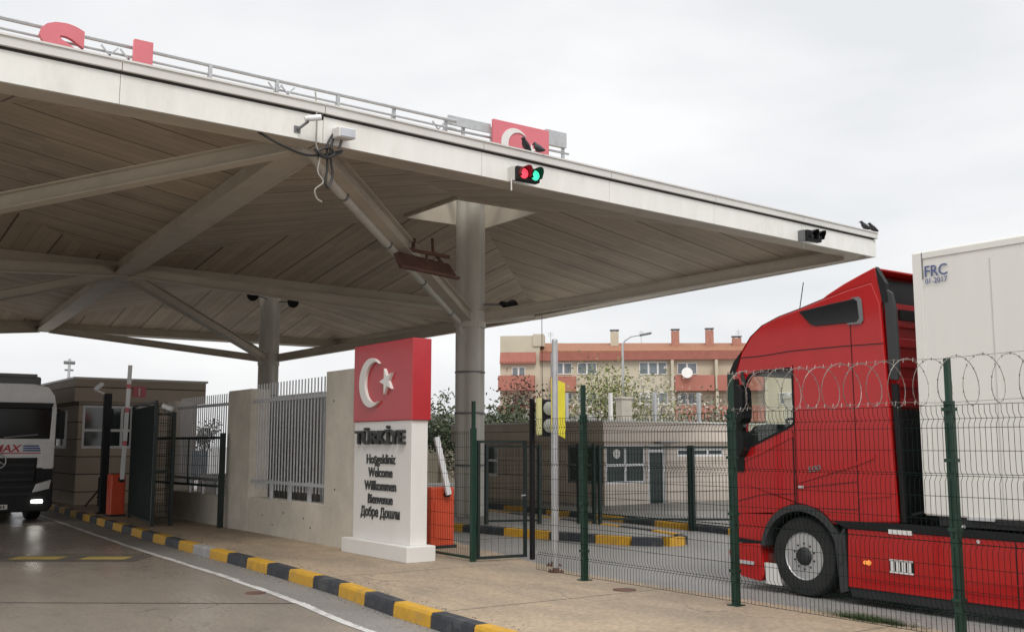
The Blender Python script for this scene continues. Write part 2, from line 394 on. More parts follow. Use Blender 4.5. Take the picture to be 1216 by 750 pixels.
# white edge line, worn: pieces of slightly different width
mb = MB(); y = -6.
while y < 38:
    d = random.uniform(.5, 1.1); w0 = random.uniform(.085, .11)
    if random.random() < .93:
        j = random.uniform(-.008, .008)
        x0, x1 = kx(y) - .66 + j, kx(y + d) - .66 + j
        n = 6
        for i in range(n):
            t0, t1 = i / n, (i + 1) / n
            e0, e1 = random.uniform(-.012, .012), random.uniform(-.012, .012)
            mb.add([(x0 + (x1 - x0) * t0, y + d * t0, .009), (x0 + (x1 - x0) * t0 + w0 + e0, y + d * t0, .009),
                    (x0 + (x1 - x0) * t1 + w0 + e1, y + d * t1, .009), (x0 + (x1 - x0) * t1, y + d * t1, .009)], [(0, 1, 2, 3)])
    y += d
struct(mb.build('lane_marking', M_['line']))
# transverse joints and the worn strip across the lane
mb = MB()
for (a, b, w) in [((-4, 18.3), (kx(11.5) - .65, 11.5), .03), ((-4, 25.2), (kx(18.0) - .65, 18.0), .035), ((-4, 33), (kx(26) - .6, 26), .03), ((-4, 11.2), (kx(5) - .65, 5.0), .025)]:
    d = (Vector(b) - Vector(a)).normalized(); n = Vector((-d.y, d.x)) * w / 2; a, b = Vector(a), Vector(b)
    mb.add([(*(a - n), .008), (*(b - n), .008), (*(b + n), .008), (*(a + n), .008)], [(0, 1, 2, 3)])
struct(mb.build('road_joint', mat('joint_tar', (.06, .055, .05), .6)))
def along(t, w):   # strip across the lane from (2.6,19.2) to (4.95,17.4)
    a, b = Vector((2.2, 19.55)), Vector((4.95, 17.55)); d = (b - a); n = Vector((-d.y, d.x)).normalized() * w
    return a + d * t + n
def strip_piece(name, t0, t1, w0, w1, m, z=.0128):
    mb = MB(); q = [along(t0, w0), along(t1, w0), along(t1, w1), along(t0, w1)]
    mb.add([(p.x, p.y, z) for p in q], [(0, 1, 2, 3)]); return struct(mb.build(name, m))
strip_piece('speed_strip_base', -.6, 1.05, -.42, .42, mat('strip_tar', (.12, .11, .10), .5, var=.2), .0085)
strip_piece('speed_strip_yellow', .42, .66, -.22, .22, M_['liney'])
strip_piece('speed_strip_yellow', .76, .98, -.22, .22, M_['liney'])
strip_piece('speed_strip_white', .0, .27, -.3, .3, M_['line'])

# near pavement
def pavement_mesh(name, left, right, y0, y1, m, z=.15, step=1.0):
    mb = MB(); ys = [y0 + step * i for i in range(int((y1 - y0) / step) + 1)]
    for a, b in zip(ys, ys[1:]):
        mb.add([(left(a), a, z), (right(a), a, z), (right(b), b, z), (left(b), b, z)], [(0, 1, 2, 3)])
        mb.add([(right(a), a, -.05), (right(b), b, -.05), (right(b), b, z), (right(a), a, z)], [(0, 1, 2, 3)])
    a, b = ys[0], ys[-1]
    mb.add([(left(b), b, -.05), (right(b), b, -.05), (right(b), b, z), (left(b), b, z)], [(0, 1, 2, 3)])
    return struct(mb.build(name, m))
def pr(y): return 8.92 if y < 11 else (8.92 + (y - 11) * .22 if y < 16 else 10.1)
pavement_mesh('pavement', lambda y: kx(y) + .17, pr, -14, 46, M_['pave'])
mb = MB()     # pavement joints
for yy in (6.1, 9.2, 12.4, 15.6, 18.8, 22.0):
    mb.add([(kx(yy) + .18, yy, .1535), (8.88, yy - .1, .1535), (8.88, yy - .115, .1535), (kx(yy) + .18, yy - .015, .1535)], [(0, 1, 2, 3)])
struct(mb.build('pavement_joint', mat('joint_dirt', (.2, .17, .13), .8)))
# kerb blocks, alternately painted
def kerb_run(name, path, blk=.86, w=.17, h=.155, start=0, bare=()):
    P = [Vector((x, y, 0)) for x, y in path]; mb = MB(); k = start
    for a, b in zip(P, P[1:]):
        n = max(1, round((b - a).length / blk)); d = (b - a) / n; side = Vector((d.y, -d.x, 0)).normalized()
        for i in range(n):
            p, q = a + d * i, a + d * (i + 1); g = d.normalized() * .006; p = p + g; q = q - g
            mb.mi = 2 if k in bare else k % 2
            bot0, bot1 = p + Vector((0, 0, -.05)), q + Vector((0, 0, -.05)); f = -side * .0
            c = .03
            prof = [(0, -.05), (.012, h - c), (c, h), (w, h), (w, -.05)]
            vs = [tuple(p + side * s_ + Vector((0, 0, z_))) for s_, z_ in prof] + [tuple(q + side * s_ + Vector((0, 0, z_))) for s_, z_ in prof]
            mb.add(vs, [(0, 1, 6, 5), (1, 2, 7, 6), (2, 3, 8, 7), (3, 4, 9, 8), (4, 3, 2, 1, 0), (5, 6, 7, 8, 9)]); k += 1
    return struct(mb.build(name, [M_['yellow'], M_['kblack'], M_['kgrey']]))
kp = []; y = -8.
pts = []
while y < 44: pts.append((kx(y), y)); y += .86
kerb_run('kerb', pts, blk=.9, start=0, bare=(29,))
# middle island with the columns
IL = [(11.2, 40), (11.9, 24), (12.35, 18.8), (12.75, 16.3), (13.0, 15.2), (13.2, 14.5), (13.55, 14.05), (13.95, 14.05), (14.25, 14.5), (14.5, 15.4), (15.0, 19), (15.6, 25), (16.2, 40)]
mb = MB(); inner = [(x + (.1 if i < 6 else (-.1 if i > 7 else 0)), y + (.1 if 4 < i < 10 else 0)) for i, (x, y) in enumerate(IL)]
mb.add([(x, y, .15) for x, y in inner], [tuple(range(len(inner)))])
struct(mb.build('island', M_['gutter']))
kerb_run('island_kerb', [(x, y) for x, y in IL[::-1]][::-1][:13], blk=1.1, start=1)
# far platform
PL = [(15.2, 4), (16.3, 15), (16.9, 20), (17.3, 25.5), (18.2, 40)]
mb = MB(); pp = PL + [(60, 40), (60, 4)]
mb.add([(x + (.12 if i < 5 else 0), y, .15) for i, (x, y) in enumerate(pp)], [tuple(range(len(pp)))])
struct(mb.build('far_platform', M_['gutter']))
kerb_run('far_kerb', PL, blk=1.2, start=0, h=.13)

# ================================================================== BORDER CANOPY
H = 6.25
GX = {  # corner points of the roof modules (x, y)
 (0, 0): (-8.0, 13.5), (1, 0): (6.25, 13.78), (2, 0): (20.62, 14.6),
 (0, 1): (-7.3, 26.6), (1, 1): (7.15, 27.4), (2, 1): (21.5, 28.5),
 (0, 2): (-6.6, 43.0), (1, 2): (8.3, 43.0), (2, 2): (20.9, 42.6)}
can = thing('border_canopy', 'huge pale concrete-columned checkpoint canopy with brown boarded underside and white fascia', 'canopy', (6.5, 28, 0))
COLS = [((0, 0), (-.6, 20.7)), ((1, 0), (13.85, 21.05)), ((0, 1), (.3, 35.0)), ((1, 1), (14.5, 35.4))]
LIP = 7.65; SO = 1.2
for (i, j), (cx, cy) in COLS:
    q = [GX[(i, j)], GX[(i + 1, j)], GX[(i + 1, j + 1)], GX[(i, j + 1)]]
    lips = [(cx - SO, cy - SO), (cx + SO, cy - SO), (cx + SO, cy + SO), (cx - SO, cy + SO)]
    mb = MB()
    for k in range(4):
        a, b = Vector(q[k]), Vector(q[(k + 1) % 4]); la, lb = Vector(lips[k]), Vector(lips[(k + 1) % 4])
        d = (b - a).normalized()
        n = Vector((-d.y, d.x))
        uv = [((p - a).dot(d) + 7.3 * k, (p - a).dot(n)) for p in (a, b, lb, la)]
        z0 = H + .28
        mb.add([(*a, z0), (*b, z0), (*lb, LIP), (*la, LIP)], [(0, 1, 2, 3)], [uv])
        mb.add([(*a, z0 + .16), (*b, z0 + .16), (*lb, LIP + .16), (*la, LIP + .16)], [(3, 2, 1, 0)], [uv[::-1]])
    mb.build('soffit', M_['soffit'], can)
    mb = MB()
    for k in range(4):     # upstand of the roof light
        a, b = lips[k], lips[(k + 1) % 4]
        mb.bar((*a, LIP + .42), (*b, LIP + .42), .08, 1.0)
    mb.build('skylight_upstand', M_['beam'], can)
    mb = MB()
    mb.bar((cx - SO, cy, LIP + .75), (cx + SO, cy, LIP + .75), .12, .2); mb.bar((cx, cy - SO, LIP + .75), (cx, cy + SO, LIP + .75), .12, .2)
    mb.build('skylight_bar', M_['beam'], can)
    # column: four rounded ribs
    prof = []
    for k in range(4):
        a = PI / 4 + k * PI / 2 + R(30)
        for t in range(9):
            an = a + R(-78 + 156 * t / 8)
            prof.append((cx + .185 * math.cos(a) + .185 * math.cos(an), cy + .185 * math.sin(a) + .185 * math.sin(an)))
    mb = MB(); mb.prism(prof, lambda a, b, t: (a, b, t), -.05, LIP + .7)
    col = mb.build('column', M_['column'], can, smooth=True)
    mb = MB(); mb.prism([(cx + (x - cx) * 1.08, cy + (y - cy) * 1.08) for x, y in circ(cx, cy, .36, 24)], lambda a, b, t: (a, b, t), 4.72, 5.12)
    mb.build('collar', M_['column'], col)
    for zz in (1.35, 2.6, 3.6):
        mb = MB(); mb.lathe([(.372, 0), (.378, .01), (.378, .03), (.372, .04)], (cx, cy, zz), (0, 0, 1), 24); mb.build('clamp_band', M_['grey'], col)
    # raking struts from the column to the four module corners
    for k in range(4):
        c = Vector(q[k]); d = (Vector((cx, cy)) - c).normalized()
        a = (*(c + d * .35), H + .05); b = (*(Vector((cx, cy)) - d * .3), 4.98)
        mb = MB(); mb.bar(a, b, .07, .22)
        mb.bar((a[0], a[1], a[2] - .12), (b[0], b[1], b[2] - .12), .235, .024)
        mb.bar((a[0], a[1], a[2] + .12), (b[0], b[1], b[2] + .12), .27, .024)
        mb.build('strut', M_['beam'], can)
# rim and boundary beams
edges = [((0, 0), (1, 0)), ((1, 0), (2, 0)), ((2, 0), (2, 1)), ((2, 1), (2, 2)), ((1, 2), (2, 2)), ((0, 2), (1, 2)), ((0, 0), (0, 1)), ((0, 1), (0, 2)), ((1, 0), (1, 1)), ((1, 1), (1, 2)), ((0, 1), (1, 1)), ((1, 1), (2, 1))]
def inset(a, b, e): 
    d = (Vector(b) - Vector(a)).normalized(); return Vector(a) + d * e, Vector(b) - d * e
for n_, (a, b) in enumerate(edges):
    interior = n_ >= 8
    A, B = inset(GX[a], GX[b], .18 if interior else .02)
    w = .42 if interior else .5
    dz = {8: .0, 9: .003, 10: .006, 11: .009}.get(n_, .012 + .002 * n_)
    mb = MB(); mb.bar((*A, H + .16 + dz), (*B, H + .16 + dz), w, .3)
    if interior:
        d = (B - A).normalized(); s_ = Vector((-d.y, d.x)) * (w / 2 + .03)
        for sg in (-1, 1): mb.bar((*(A + s_ * sg), H + .03 + dz), (*(B + s_ * sg), H + .03 + dz), .06, .05)
    mb.build('beam', M_['beam'], can)
# fascia on all outer sides: band, recess shadow line, cap
ring = [GX[(0, 0)], GX[(1, 0)], GX[(2, 0)], GX[(2, 1)], GX[(2, 2)], GX[(1, 2)], GX[(0, 2)], GX[(0, 1)]]
ctr = Vector((6.5, 28))
for k in range(8):
    a, b = Vector(ring[k]), Vector(ring[(k + 1) % 8]); d = (b - a).normalized(); n = Vector((d.y, -d.x))
    ex0 = .27 if k in (0, 2, 4, 6) else 0; ex1 = .27 if k in (1, 3, 5, 7) else 0
    dk = .0017 * k
    a2, b2 = a - d * ex0, b + d * ex1
    front = k in (0, 1)
    mb = MB(); o = n * .27
    nseg = 5 if front else 1
    for i in range(nseg):
        p, q_ = a2.lerp(b2, i / nseg) + d * (.004 if i else 0), a2.lerp(b2, (i + 1) / nseg) - d * (.004 if i < nseg - 1 else 0)
        mb.bar((*(p + o), H + .2 + dk), (*(q_ + o), H + .2 + dk), .05, .4)
    mb.build('fascia', M_['fascia'], can)
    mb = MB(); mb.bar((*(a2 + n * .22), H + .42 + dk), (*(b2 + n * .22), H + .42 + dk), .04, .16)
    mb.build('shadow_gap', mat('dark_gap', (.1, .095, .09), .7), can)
    mb = MB()
    for i in range(nseg):
        p, q_ = a2.lerp(b2, i / nseg) + d * (.006 if i else 0), a2.lerp(b2, (i + 1) / nseg) - d * (.006 if i < nseg - 1 else 0)
        ww = .055
        p, q_ = p + n * .33, q_ + n * .33
        mb.bar((*p, H + .50 + dk), (*q_, H + .50 + dk), ww, .12)
        mb.bar((*(p - n * .05), H + .573 + dk), (*(q_ - n * .05), H + .573 + dk), .2, .026)
    mb.build('cap', M_['cap'], can)
# the roof deck behind the fascia
mb = MB(); rr = [Vector(p) for p in ring]
mb.add([(*p, H + .5) for p in rr], [tuple(range(8))])
# (deck only as a gutter strip so the roof lights stay open)
mb = MB()
for k in range(8):
    a, b = rr[k], rr[(k + 1) % 8]; a_, b_ = a.lerp(ctr, .06), b.lerp(ctr, .06)
    mb.add([(*a, H + .47), (*b, H + .47), (*b_, H + .47), (*a_, H + .47)], [(0, 1, 2, 3)])
mb.build('gutter', M_['cap'], can)
# downpipe beside the front strut of the near column
mb = MB(); a = Vector((6.45, 13.95, H - .1)); b = Vector((13.55, 20.9, 4.83))
side = Vector((-(b - a).y, (b - a).x, 0)).normalized() * .17
mb.tube([a + side * .8 + Vector((-.25, -.1, .12)), a + side * .9 + Vector((-.02, .0, .1)), a + side + Vector((.2, .15, .03)), a + side + (b - a) * .1, b + side * .6 + Vector((0, 0, 0)), b + side * .2 + Vector((.1, .1, -.4))], .075, 12)
mb.build('downpipe', M_['column'], can, smooth=True)
for t in (.15, .4, .65, .9):
    p = (a + side).lerp(b + side * .6, t); q_ = (a + side).lerp(b + side * .6, t + .006)
    mb = MB(); mb.tube([p, q_], .088, 12); mb.build('pipe_clip', M_['grey'], can)

# ---- rusty panel hung from the strut
pan = thing('rusty_panel', 'old rust-brown panel hung beneath the roof strut left of the near column', 'panel', (10.3, 17.7, 5.4))
A, B_, C_, D_ = Vector((9.46, 17.09, 5.57)), Vector((9.47, 16.84, 5.21)), Vector((10.76, 16.77, 5.09)), Vector((10.71, 17.06, 5.43))
nn = (D_ - A).cross(B_ - A).normalized() * .03
mb = MB(); mb.hexa([B_, C_, D_, A, B_ + nn, C_ + nn, D_ + nn, A + nn]); mb.build('plate', M_['rust'], pan)
mb = MB(); mb.bar((9.40, 17.24, 5.69), (10.62, 16.9, 5.53), .07, .06); mb.build('top_rail', M_['rust'], pan)
mb = MB(); mb.bar(B_ - nn, C_ - nn, .05, .05); mb.build('bottom_rail', M_['rust'], pan)
for p_, q_ in (((9.9, 17.1, 5.64), (9.95, 17.12, 5.86)), ((10.3, 17.0, 5.58), (10.4, 17.2, 5.92)), ((10.15, 16.98, 5.3), (10.2, 17.08, 5.62)), ((10.35, 17.0, 5.6), (10.62, 17.15, 5.42))):
    mb = MB(); mb.bar(p_, q_, .05, .05); mb.build('hanger', M_['rust'], pan)

# ---- sign frame with letters on the roof edge
def fy(x): return (13.5 + (x + 8) * .01965) if x < 6.25 else 13.78 + (x - 6.25) * .0567     # y of the fascia line at x
rs = thing('roof_sign', 'long steel rail frame on the roof edge with faded red letters', 'sign', (1.5, 14.0, 6.78))
mb = MB()
for z in (6.95, 7.05, 7.16, 7.3):
    mb.tube([(-8, fy(-8) + .3, z), (9.05, 14.22, z)], .018 if z < 7.3 else .028, 6)
mb.build('rail', M_['galv'], rs)
x = -7.6
while x < 9:
    mb = MB(); y0 = fy(x) + .36; mb.bar((x, y0, 6.78), (x, y0, 7.31), .05, .05); mb.bar((x, y0, 7.2), (x, y0 + .45, 6.8), .035, .035)
    mb.build('post', M_['galv'], rs); x += 1.03
mb = MB()
for x in (3.35, 3.6, 5.75, 5.95, 8.7):
    y0 = fy(x) + .3; mb.bar((x - .22, y0, 6.85), (x + .1, y0, 7.22), .02, .02); mb.bar((x + .22, y0, 6.85), (x - .12, y0, 7.22), .02, .02)
mb.build('bracing', M_['galv'], rs)
def Ymap(x0, y0, z0):
    return lambda a, b, t: (x0 + a, y0 - t, z0 + b)
text_mb('letter', 'S', .88, .04, Ymap(2.72, fy(2.65) + .22, 6.70), M_['pinkred'], rs, offset=.05, sx=1.32)
text_mb('letter', 'I', .90, .04, Ymap(3.76, fy(3.77) + .22, 6.70), M_['pinkred'], rs, offset=.05, sx=1.35)

fs = thing('flag_sign', 'red panel with a white crescent beside silver boxes on the roof edge', 'sign', (10.3, 14.35, 6.78))
yy = fy(10) + .26
mb = MB(); mb.box(8.95, 9.82, yy + .05, yy + .09, 7.26, 7.42); mb.build('metal_box', M_['galv'], fs); mb = MB(); mb.box(11.05, 11.52, yy + .05, yy + .13, 7.28, 7.56); mb.build('metal_box', M_['galv'], fs)
mb = MB()
for z in (6.95, 7.07, 7.2): mb.tube([(8.95, yy + .12, z), (11.62, yy + .12, z)], .022, 6)
for x in (9.3, 9.9, 10.5, 11.1, 11.5): mb.bar((x, yy + .14, 6.78), (x, yy + .14, 7.4), .05, .05)
mb.build('frame', M_['galv'], fs)
mb = MB(); mb.box(9.82, 11.05, yy - .03, yy + .03, 6.80, 7.5); mb.build('panel', M_['pinkred'], fs, bevel=.01)
mb = MB(); mb.prism(crescent(0, 0, .3, .235, .085), lambda a, b, t: (10.28 + a, t, 7.1 + b), yy - .05, yy - .032); mb.build('crescent', M_['white'], fs)
mb = MB(); mb.prism(star(0, 0, .12, rot=PI / 2), lambda a, b, t: (10.64 + a, t, 7.06 + b), yy - .05, yy - .032); mb.build('star', M_['white'], fs)

# ---- traffic signals on the fascia
def signal(x, lab, lit, w=.5):
    yf = fy(x) - .35
    t = thing('traffic_signal', lab, 'traffic light', (x, yf, 6.36), 'signals on the canopy fascia')
    z = 6.36
    mb = MB(); mb.box(x - w / 2 + .02, x + w / 2, yf - .2, yf - .06, z - .12, z + .12); h = mb.build('housing', M_['black'], t, bevel=.02)
    mb = MB(); mb.box(x - w / 2 - .01, x - w / 2 + .025, yf - .13, yf + .06, z - .12, z + .12); mb.tube([(x - w / 2 - .03, yf - .1, z - .3), (x - w / 2 - .02, yf - .08, z - .1)], .012); mb.build('bracket', M_['cap'] if lit else M_['grey'], t)
    for k, (nm, m) in enumerate([('red', M_['redlamp']), ('green', M_['greenlamp'])]):
        cx = x - .095 + k * .235
        if not lit: m = M_['blackgloss']
        mb = MB(); mb.lathe([(.088, 0), (.08, .016), (.04, .028), (.001, .032)], (cx, yf - .2, z), (0, -1, 0), 20); mb.build('lens', m, t, smooth=True)
        mb = MB(); n = 16     # hooded visor
        o = []
        for r_ in (.102, .111):
            for ln in (0, 1):
                for i in range(n + 1):
                    an = R(-35) + R(250) * i / n
                    o.append((cx + r_ * math.cos(an), yf - .2 - ln * (.17 * (.45 + .55 * max(0, math.sin(an)))), z + r_ * math.sin(an)))
        fsx = []; m1 = n + 1
        for i in range(n):
            fsx += [(i, i + 1, m1 + i + 1, m1 + i), (2 * m1 + i, 3 * m1 + i, 3 * m1 + i + 1, 2 * m1 + i + 1), (m1 + i, m1 + i + 1, 3 * m1 + i + 1, 3 * m1 + i)]
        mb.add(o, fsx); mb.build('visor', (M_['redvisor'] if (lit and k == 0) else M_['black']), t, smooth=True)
    return t
signal(10.0, 'twin traffic signal with red and green lamps lit, under the flag sign', True)
signal(18.1, 'unlit black twin traffic signal near the roof corner', False)

# ---- surveillance camera, flood box, cables
x0, y0 = 5.9, fy(6) - .3
cc = thing('surveillance_camera', 'white bullet camera on an angled bracket on the fascia', 'camera', (x0, y0, 6.45))
mb = MB(); mb.tube([(x0 + .02, y0 - .22, 6.50), (x0 + .2, y0 - .25, 6.54)], .045, 14); mb.tube([(x0 - .03, y0 - .21, 6.49), (x0 + .02, y0 - .22, 6.50)], .036, 12); mb.build('body', M_['whitem'], cc, smooth=True)
mb = MB(); mb.tube([(x0 + .2, y0 - .25, 6.54), (x0 + .228, y0 - .255, 6.546)], .041, 14); mb.build('lens', M_['black'], cc)
mb = MB(); mb.bar((x0 + .03, y0 - .21, 6.46), (x0 - .05, y0 - .1, 6.38), .028, .028); mb.bar((x0 - .05, y0 - .1, 6.38), (x0 - .05, y0, 6.38), .028, .028); mb.box(x0 - .1, x0, y0 - .01, y0 + .02, 6.33, 6.43)
mb.build('bracket', M_['grey'], cc)
x1 = 6.52; y1 = fy(6.5) - .3
fb = thing('floodlight', 'off-white box floodlight fixed to the fascia above the cable bundle', 'floodlight', (x1, y1, 6.35))
mb = MB(); mb.hexa([(x1 - .14, y1 - .3, 6.3), (x1 + .14, y1 - .3, 6.3), (x1 + .12, y1, 6.34), (x1 - .12, y1, 6.34), (x1 - .14, y1 - .3, 6.46), (x1 + .14, y1 - .3, 6.46), (x1 + .12, y1, 6.5), (x1 - .12, y1, 6.5)]); mb.build('housing', M_['white'], fb, bevel=.02)
mb = MB(); mb.box(x1 - .115, x1 + .115, y1 - .318, y1 - .3, 6.32, 6.44); mb.build('glass', M_['lens'], fb)
mb = MB(); mb.bar((x1, y1 - .1, 6.32), (x1, y1 - .02, 6.2), .03, .03); mb.build('bracket', M_['grey'], fb)
def cable(name, pts, r, m, lab):
    P = [Vector(p) for p in pts]; o = []
    for i in range(len(P) - 1):
        p0, p1, p2, p3 = P[max(i - 1, 0)], P[i], P[i + 1], P[min(i + 2, len(P) - 1)]
        for k in range(6):
            t = k / 6; o.append(.5 * ((2 * p1) + (-p0 + p2) * t + (2 * p0 - 5 * p1 + 4 * p2 - p3) * t * t + (-p0 + 3 * p1 - 3 * p2 + p3) * t ** 3))
    o.append(P[-1]); mb = MB(); mb.tube(o, r, 6); b = mb.build(name, m, smooth=True)
    return tag(b, lab, 'cable', 'loose cables hanging at the fascia')
cable('cable', [(6.12, y0, 7.0), (6.13, y0 - .05, 6.6), (6.14, y0 - .03, 6.2), (6.2, y0 - .05, 6.05), (6.17, y0 - .04, 5.8), (6.25, y0 - .06, 5.65), (6.13, y0 - .05, 5.52), (6.17, y0 - .03, 5.4), (6.25, y0 - .03, 5.36)], .012, M_['cablew'], 'pale grey cable dangling in a wavy line below the camera')
cable('cable', [(5.3, y0 + .1, 6.27), (5.6, y0 - .03, 6.1), (5.95, y0 - .03, 6.02), (6.25, y0 - .03, 6.06), (6.6, y0 + .05, 6.2)], .018, M_['cable'], 'black cable sagging sideways under the fascia edge')
cable('cable', [(6.4, y1 - .05, 6.4), (6.3, y1 - .08, 6.2), (6.32, y1 - .06, 5.9), (6.3, y1 - .05, 5.65), (6.36, y1 - .04, 5.6), (6.42, y1 - .03, 5.8), (6.37, y1 - .04, 6.1), (6.42, y1 - .03, 6.35)], .018, M_['cable'], 'black cable hanging in a long narrow loop under the floodlight')
cable('cable', [(6.1, y0 - .06, 6.12), (6.25, y0 - .1, 6.0), (6.4, y0 - .1, 6.08), (6.3, y0 - .1, 6.16), (6.15, y0 - .09, 6.08), (6.3, y0 - .1, 6.02), (6.55, y0 - .02, 6.15)], .02, M_['cable'], 'black cable coiled in a tight bundle beside the downpipe')

# ---- crows
def crow(x, y, z, ang, lab):
    t = thing('crow', lab, 'bird', (x, y, z), 'crows perched on the canopy edge')
    d = Vector((math.cos(ang), math.sin(ang), 0)); mb = MB()
    base = Vector((x, y, z))
    P = [base + d * -.17 + Vector((0, 0, .05)), base + d * -.09 + Vector((0, 0, .08)), base + Vector((0, 0, .12)), base + d * .05 + Vector((0, 0, .17)), base + d * .08 + Vector((0, 0, .22)), base + d * .11 + Vector((0, 0, .245)), base + d * .135 + Vector((0, 0, .24)), base + d * .18 + Vector((0, 0, .23))]
    P = [base + (p_ - base) * .85 for p_ in P]
    mb.tube(P, [.018, .045, .065, .055, .035, .036, .018, .003], 10); mb.build('body', M_['crow'], t, smooth=True)
    mb = MB(); s_ = Vector((-d.y, d.x, 0)) * .02
    for g in (-1, 1): mb.tube([base + s_ * g, base + s_ * g + Vector((0, 0, .09))], .006, 5)
    mb.build('legs', M_['crow'], t)
crow(10.14, fy(10.1) - .3, H + .588, R(200), 'black crow bending left in front of the crescent panel')
crow(10.42, fy(10.4) - .3, H + .588, R(100), 'black crow standing upright right of its partner by the flag sign')
crow(20.5, fy(20.5) - .28, H + .588, R(150), 'black crow left of the pair on the roof corner')
crow(20.83, fy(20.8) - .28, H + .588, R(160), 'black crow right of the pair at the very roof corner')
# ---- loudspeakers at the second column and bracket on the first
def horn(x, y, z, ang, lab):
    t = thing('loudspeaker', lab, 'loudspeaker', (x, y, z)); d = Vector((math.cos(ang), math.sin(ang), -.15))
    mb = MB(); mb.lathe([(.05, -.15), (.08, 0), (.1, .1), (.2, .3), (.21, .3), (.19, .29)], (x, y, z), d, 16); mb.build('horn', M_['black'], t, smooth=True)
    mb = MB(); mb.bar((x, y, z), (14.5, 35.4 if y > 30 else 21.05, z), .05, .05) if y > 30 else mb.bar((x, y, z), (13.85, 21.05, z), .04, .04); mb.build('arm', M_['grey'], t)
horn(13.6, 34.7, 7.15, R(-120), 'black horn loudspeaker left of the far column top')
horn(15.1, 34.9, 7.05, R(-100), 'black horn loudspeaker right of the far column top')
horn(14.5, 20.5, 5.3, R(20), 'small black horn loudspeaker on the near column')

# ================================================================== WALL, GRILLES, GATES (x = 7.8)
WX = 7.8
def wall_bay(y0, y1, ytop, lab, cat='wall'):
    pass
wl = thing('concrete_wall', 'beige concrete wall with tall square piers left of the welcome sign', 'wall', (WX, 18, .15))
mb = MB(); mb.box(WX, WX + .42, 15.3, 16.42, -.05, 3.12); mb.build('pier', M_['concrete'], wl, bevel=.012)
mb = MB(); mb.box(WX, WX + .42, 19.9, 21.15, -.05, 2.98); mb.build('pier', M_['concrete'], wl, bevel=.012)
mb = MB(); mb.box(WX, WX + .42, 24.7, 25.3, -.05, 2.9); mb.build('pier', M_['concrete'], wl, bevel=.012)
mb = MB(); mb.box(WX + .03, WX + .35, 16.42, 19.9, -.05, .82); mb.build('low_wall', M_['concrete'], wl, bevel=.01)
mb = MB(); mb.box(WX + .03, WX + .35, 21.15, 24.7, -.05, .78); mb.build('low_wall', M_['concrete'], wl, bevel=.01)
# formwork holes
mb = MB()
for (y, z) in [(17.3, .55), (18.2, .6), (19.2, .5), (16.1, 2.6), (16.0, 1.1), (17.0, .4), (18.7, .35)]:
    mb.lathe([(.02, 0), (.02, .004)], (WX + (.03 if 16.42 < y < 19.9 else 0) - .004, y, z), (1, 0, 0), 8)
mb.build('formwork_holes', mat('hole_dark', (.06, .055, .05), .9), wl)
def grille(y0, y1, lab, rail_z, bar_top, zb):
    t = thing('steel_grille', lab, 'railing', (WX + .15, (y0 + y1) / 2, zb), 'grilles set between the wall piers')
    mb = MB(); n = int((y1 - y0) / .135)
    for i in range(1, n):
        y = y0 + (y1 - y0) * i / n; mb.box(WX + .1, WX + .118, y - .012, y + .012, zb + .17, bar_top)
    mb.build('bars', M_['galv'], t)
    mb = MB()
    for z in (zb + .32, rail_z): mb.box(WX + .06, WX + .1, y0, y1, z - .03, z + .03)
    mb.build('rail', M_['galv'], t)
    for k in range(1, 4):
        y = y0 + (y1 - y0) * k / 4; mb = MB(); mb.box(WX + .1, WX + .16, y - .03, y + .03, zb, zb + .36); mb.build('leg', M_['galv'], t)
grille(16.42, 19.9, 'grey steel bar grille between the two tall piers, nearest the welcome sign', 2.72, 3.06, .82)
grille(21.15, 24.7, 'thin bar grille behind the black mesh gate, farther from the sign', 2.72, 2.95, .78)

# black gate in front of the second bay
def mesh_wires(mb, P, Q, z0, z1, folds=(), r=.0028, pitch=.05, hp=.2, out=None, fold=.035):
    # vertical and horizontal wires between plan points P and Q
    P, Q = Vector(P), Vector(Q); ln = (Q - P).length; d = (Q - P) / ln; n = Vector((-d.y, d.x)) * fold
    prof = [(z0, 0)]
    for f in folds: prof += [(f - .05, 0), (f, 1), (f + .05, 0)]
    prof.append((z1, 0))
    nv = int(ln / pitch)
    for i in range(nv + 1):
        p = P + d * (ln * i / nv); mb.tube([(p.x + n.x * o, p.y + n.y * o, z) for z, o in prof], r, 3, False)
    zs = []; z = z0
    while z < z1: zs.append((z, 0)); z += hp
    for f in folds: zs += [(f, 1)]
    zs.append((z1, 0))
    for z, o in zs:
        mb.tube([(P.x + n.x * o, P.y + n.y * o, z), (Q.x + n.x * o, Q.y + n.y * o, z)], r * 1.1, 3, False)
    return mb
g = thing('mesh_gate', 'wide black-framed mesh gate in front of the second wall bay', 'gate', (7.5, 22.7, .15))
mb = MB(); mb.box(7.62, 7.72, 21.0, 21.1, .15, 2.1); mb.build('post', M_['darkpost'], g)
mb = MB()
for z in (2.0, 1.0): mb.bar((7.6, 21.1, z), (7.35, 24.9, z), .05, .05)
mb.bar((7.35, 24.9, .2), (7.35, 24.9, 2.0), .05, .05); mb.bar((7.5, 22.7, 1.0), (7.5, 22.7, 2.0), .03, .03)
mb.build('frame', M_['darkpost'], g)
mb = MB(); mesh_wires(mb, (7.6, 21.1), (7.35, 24.9), 1.02, 1.98, (), .003, .06, .2); mb.build('mesh', M_['wire'], g)

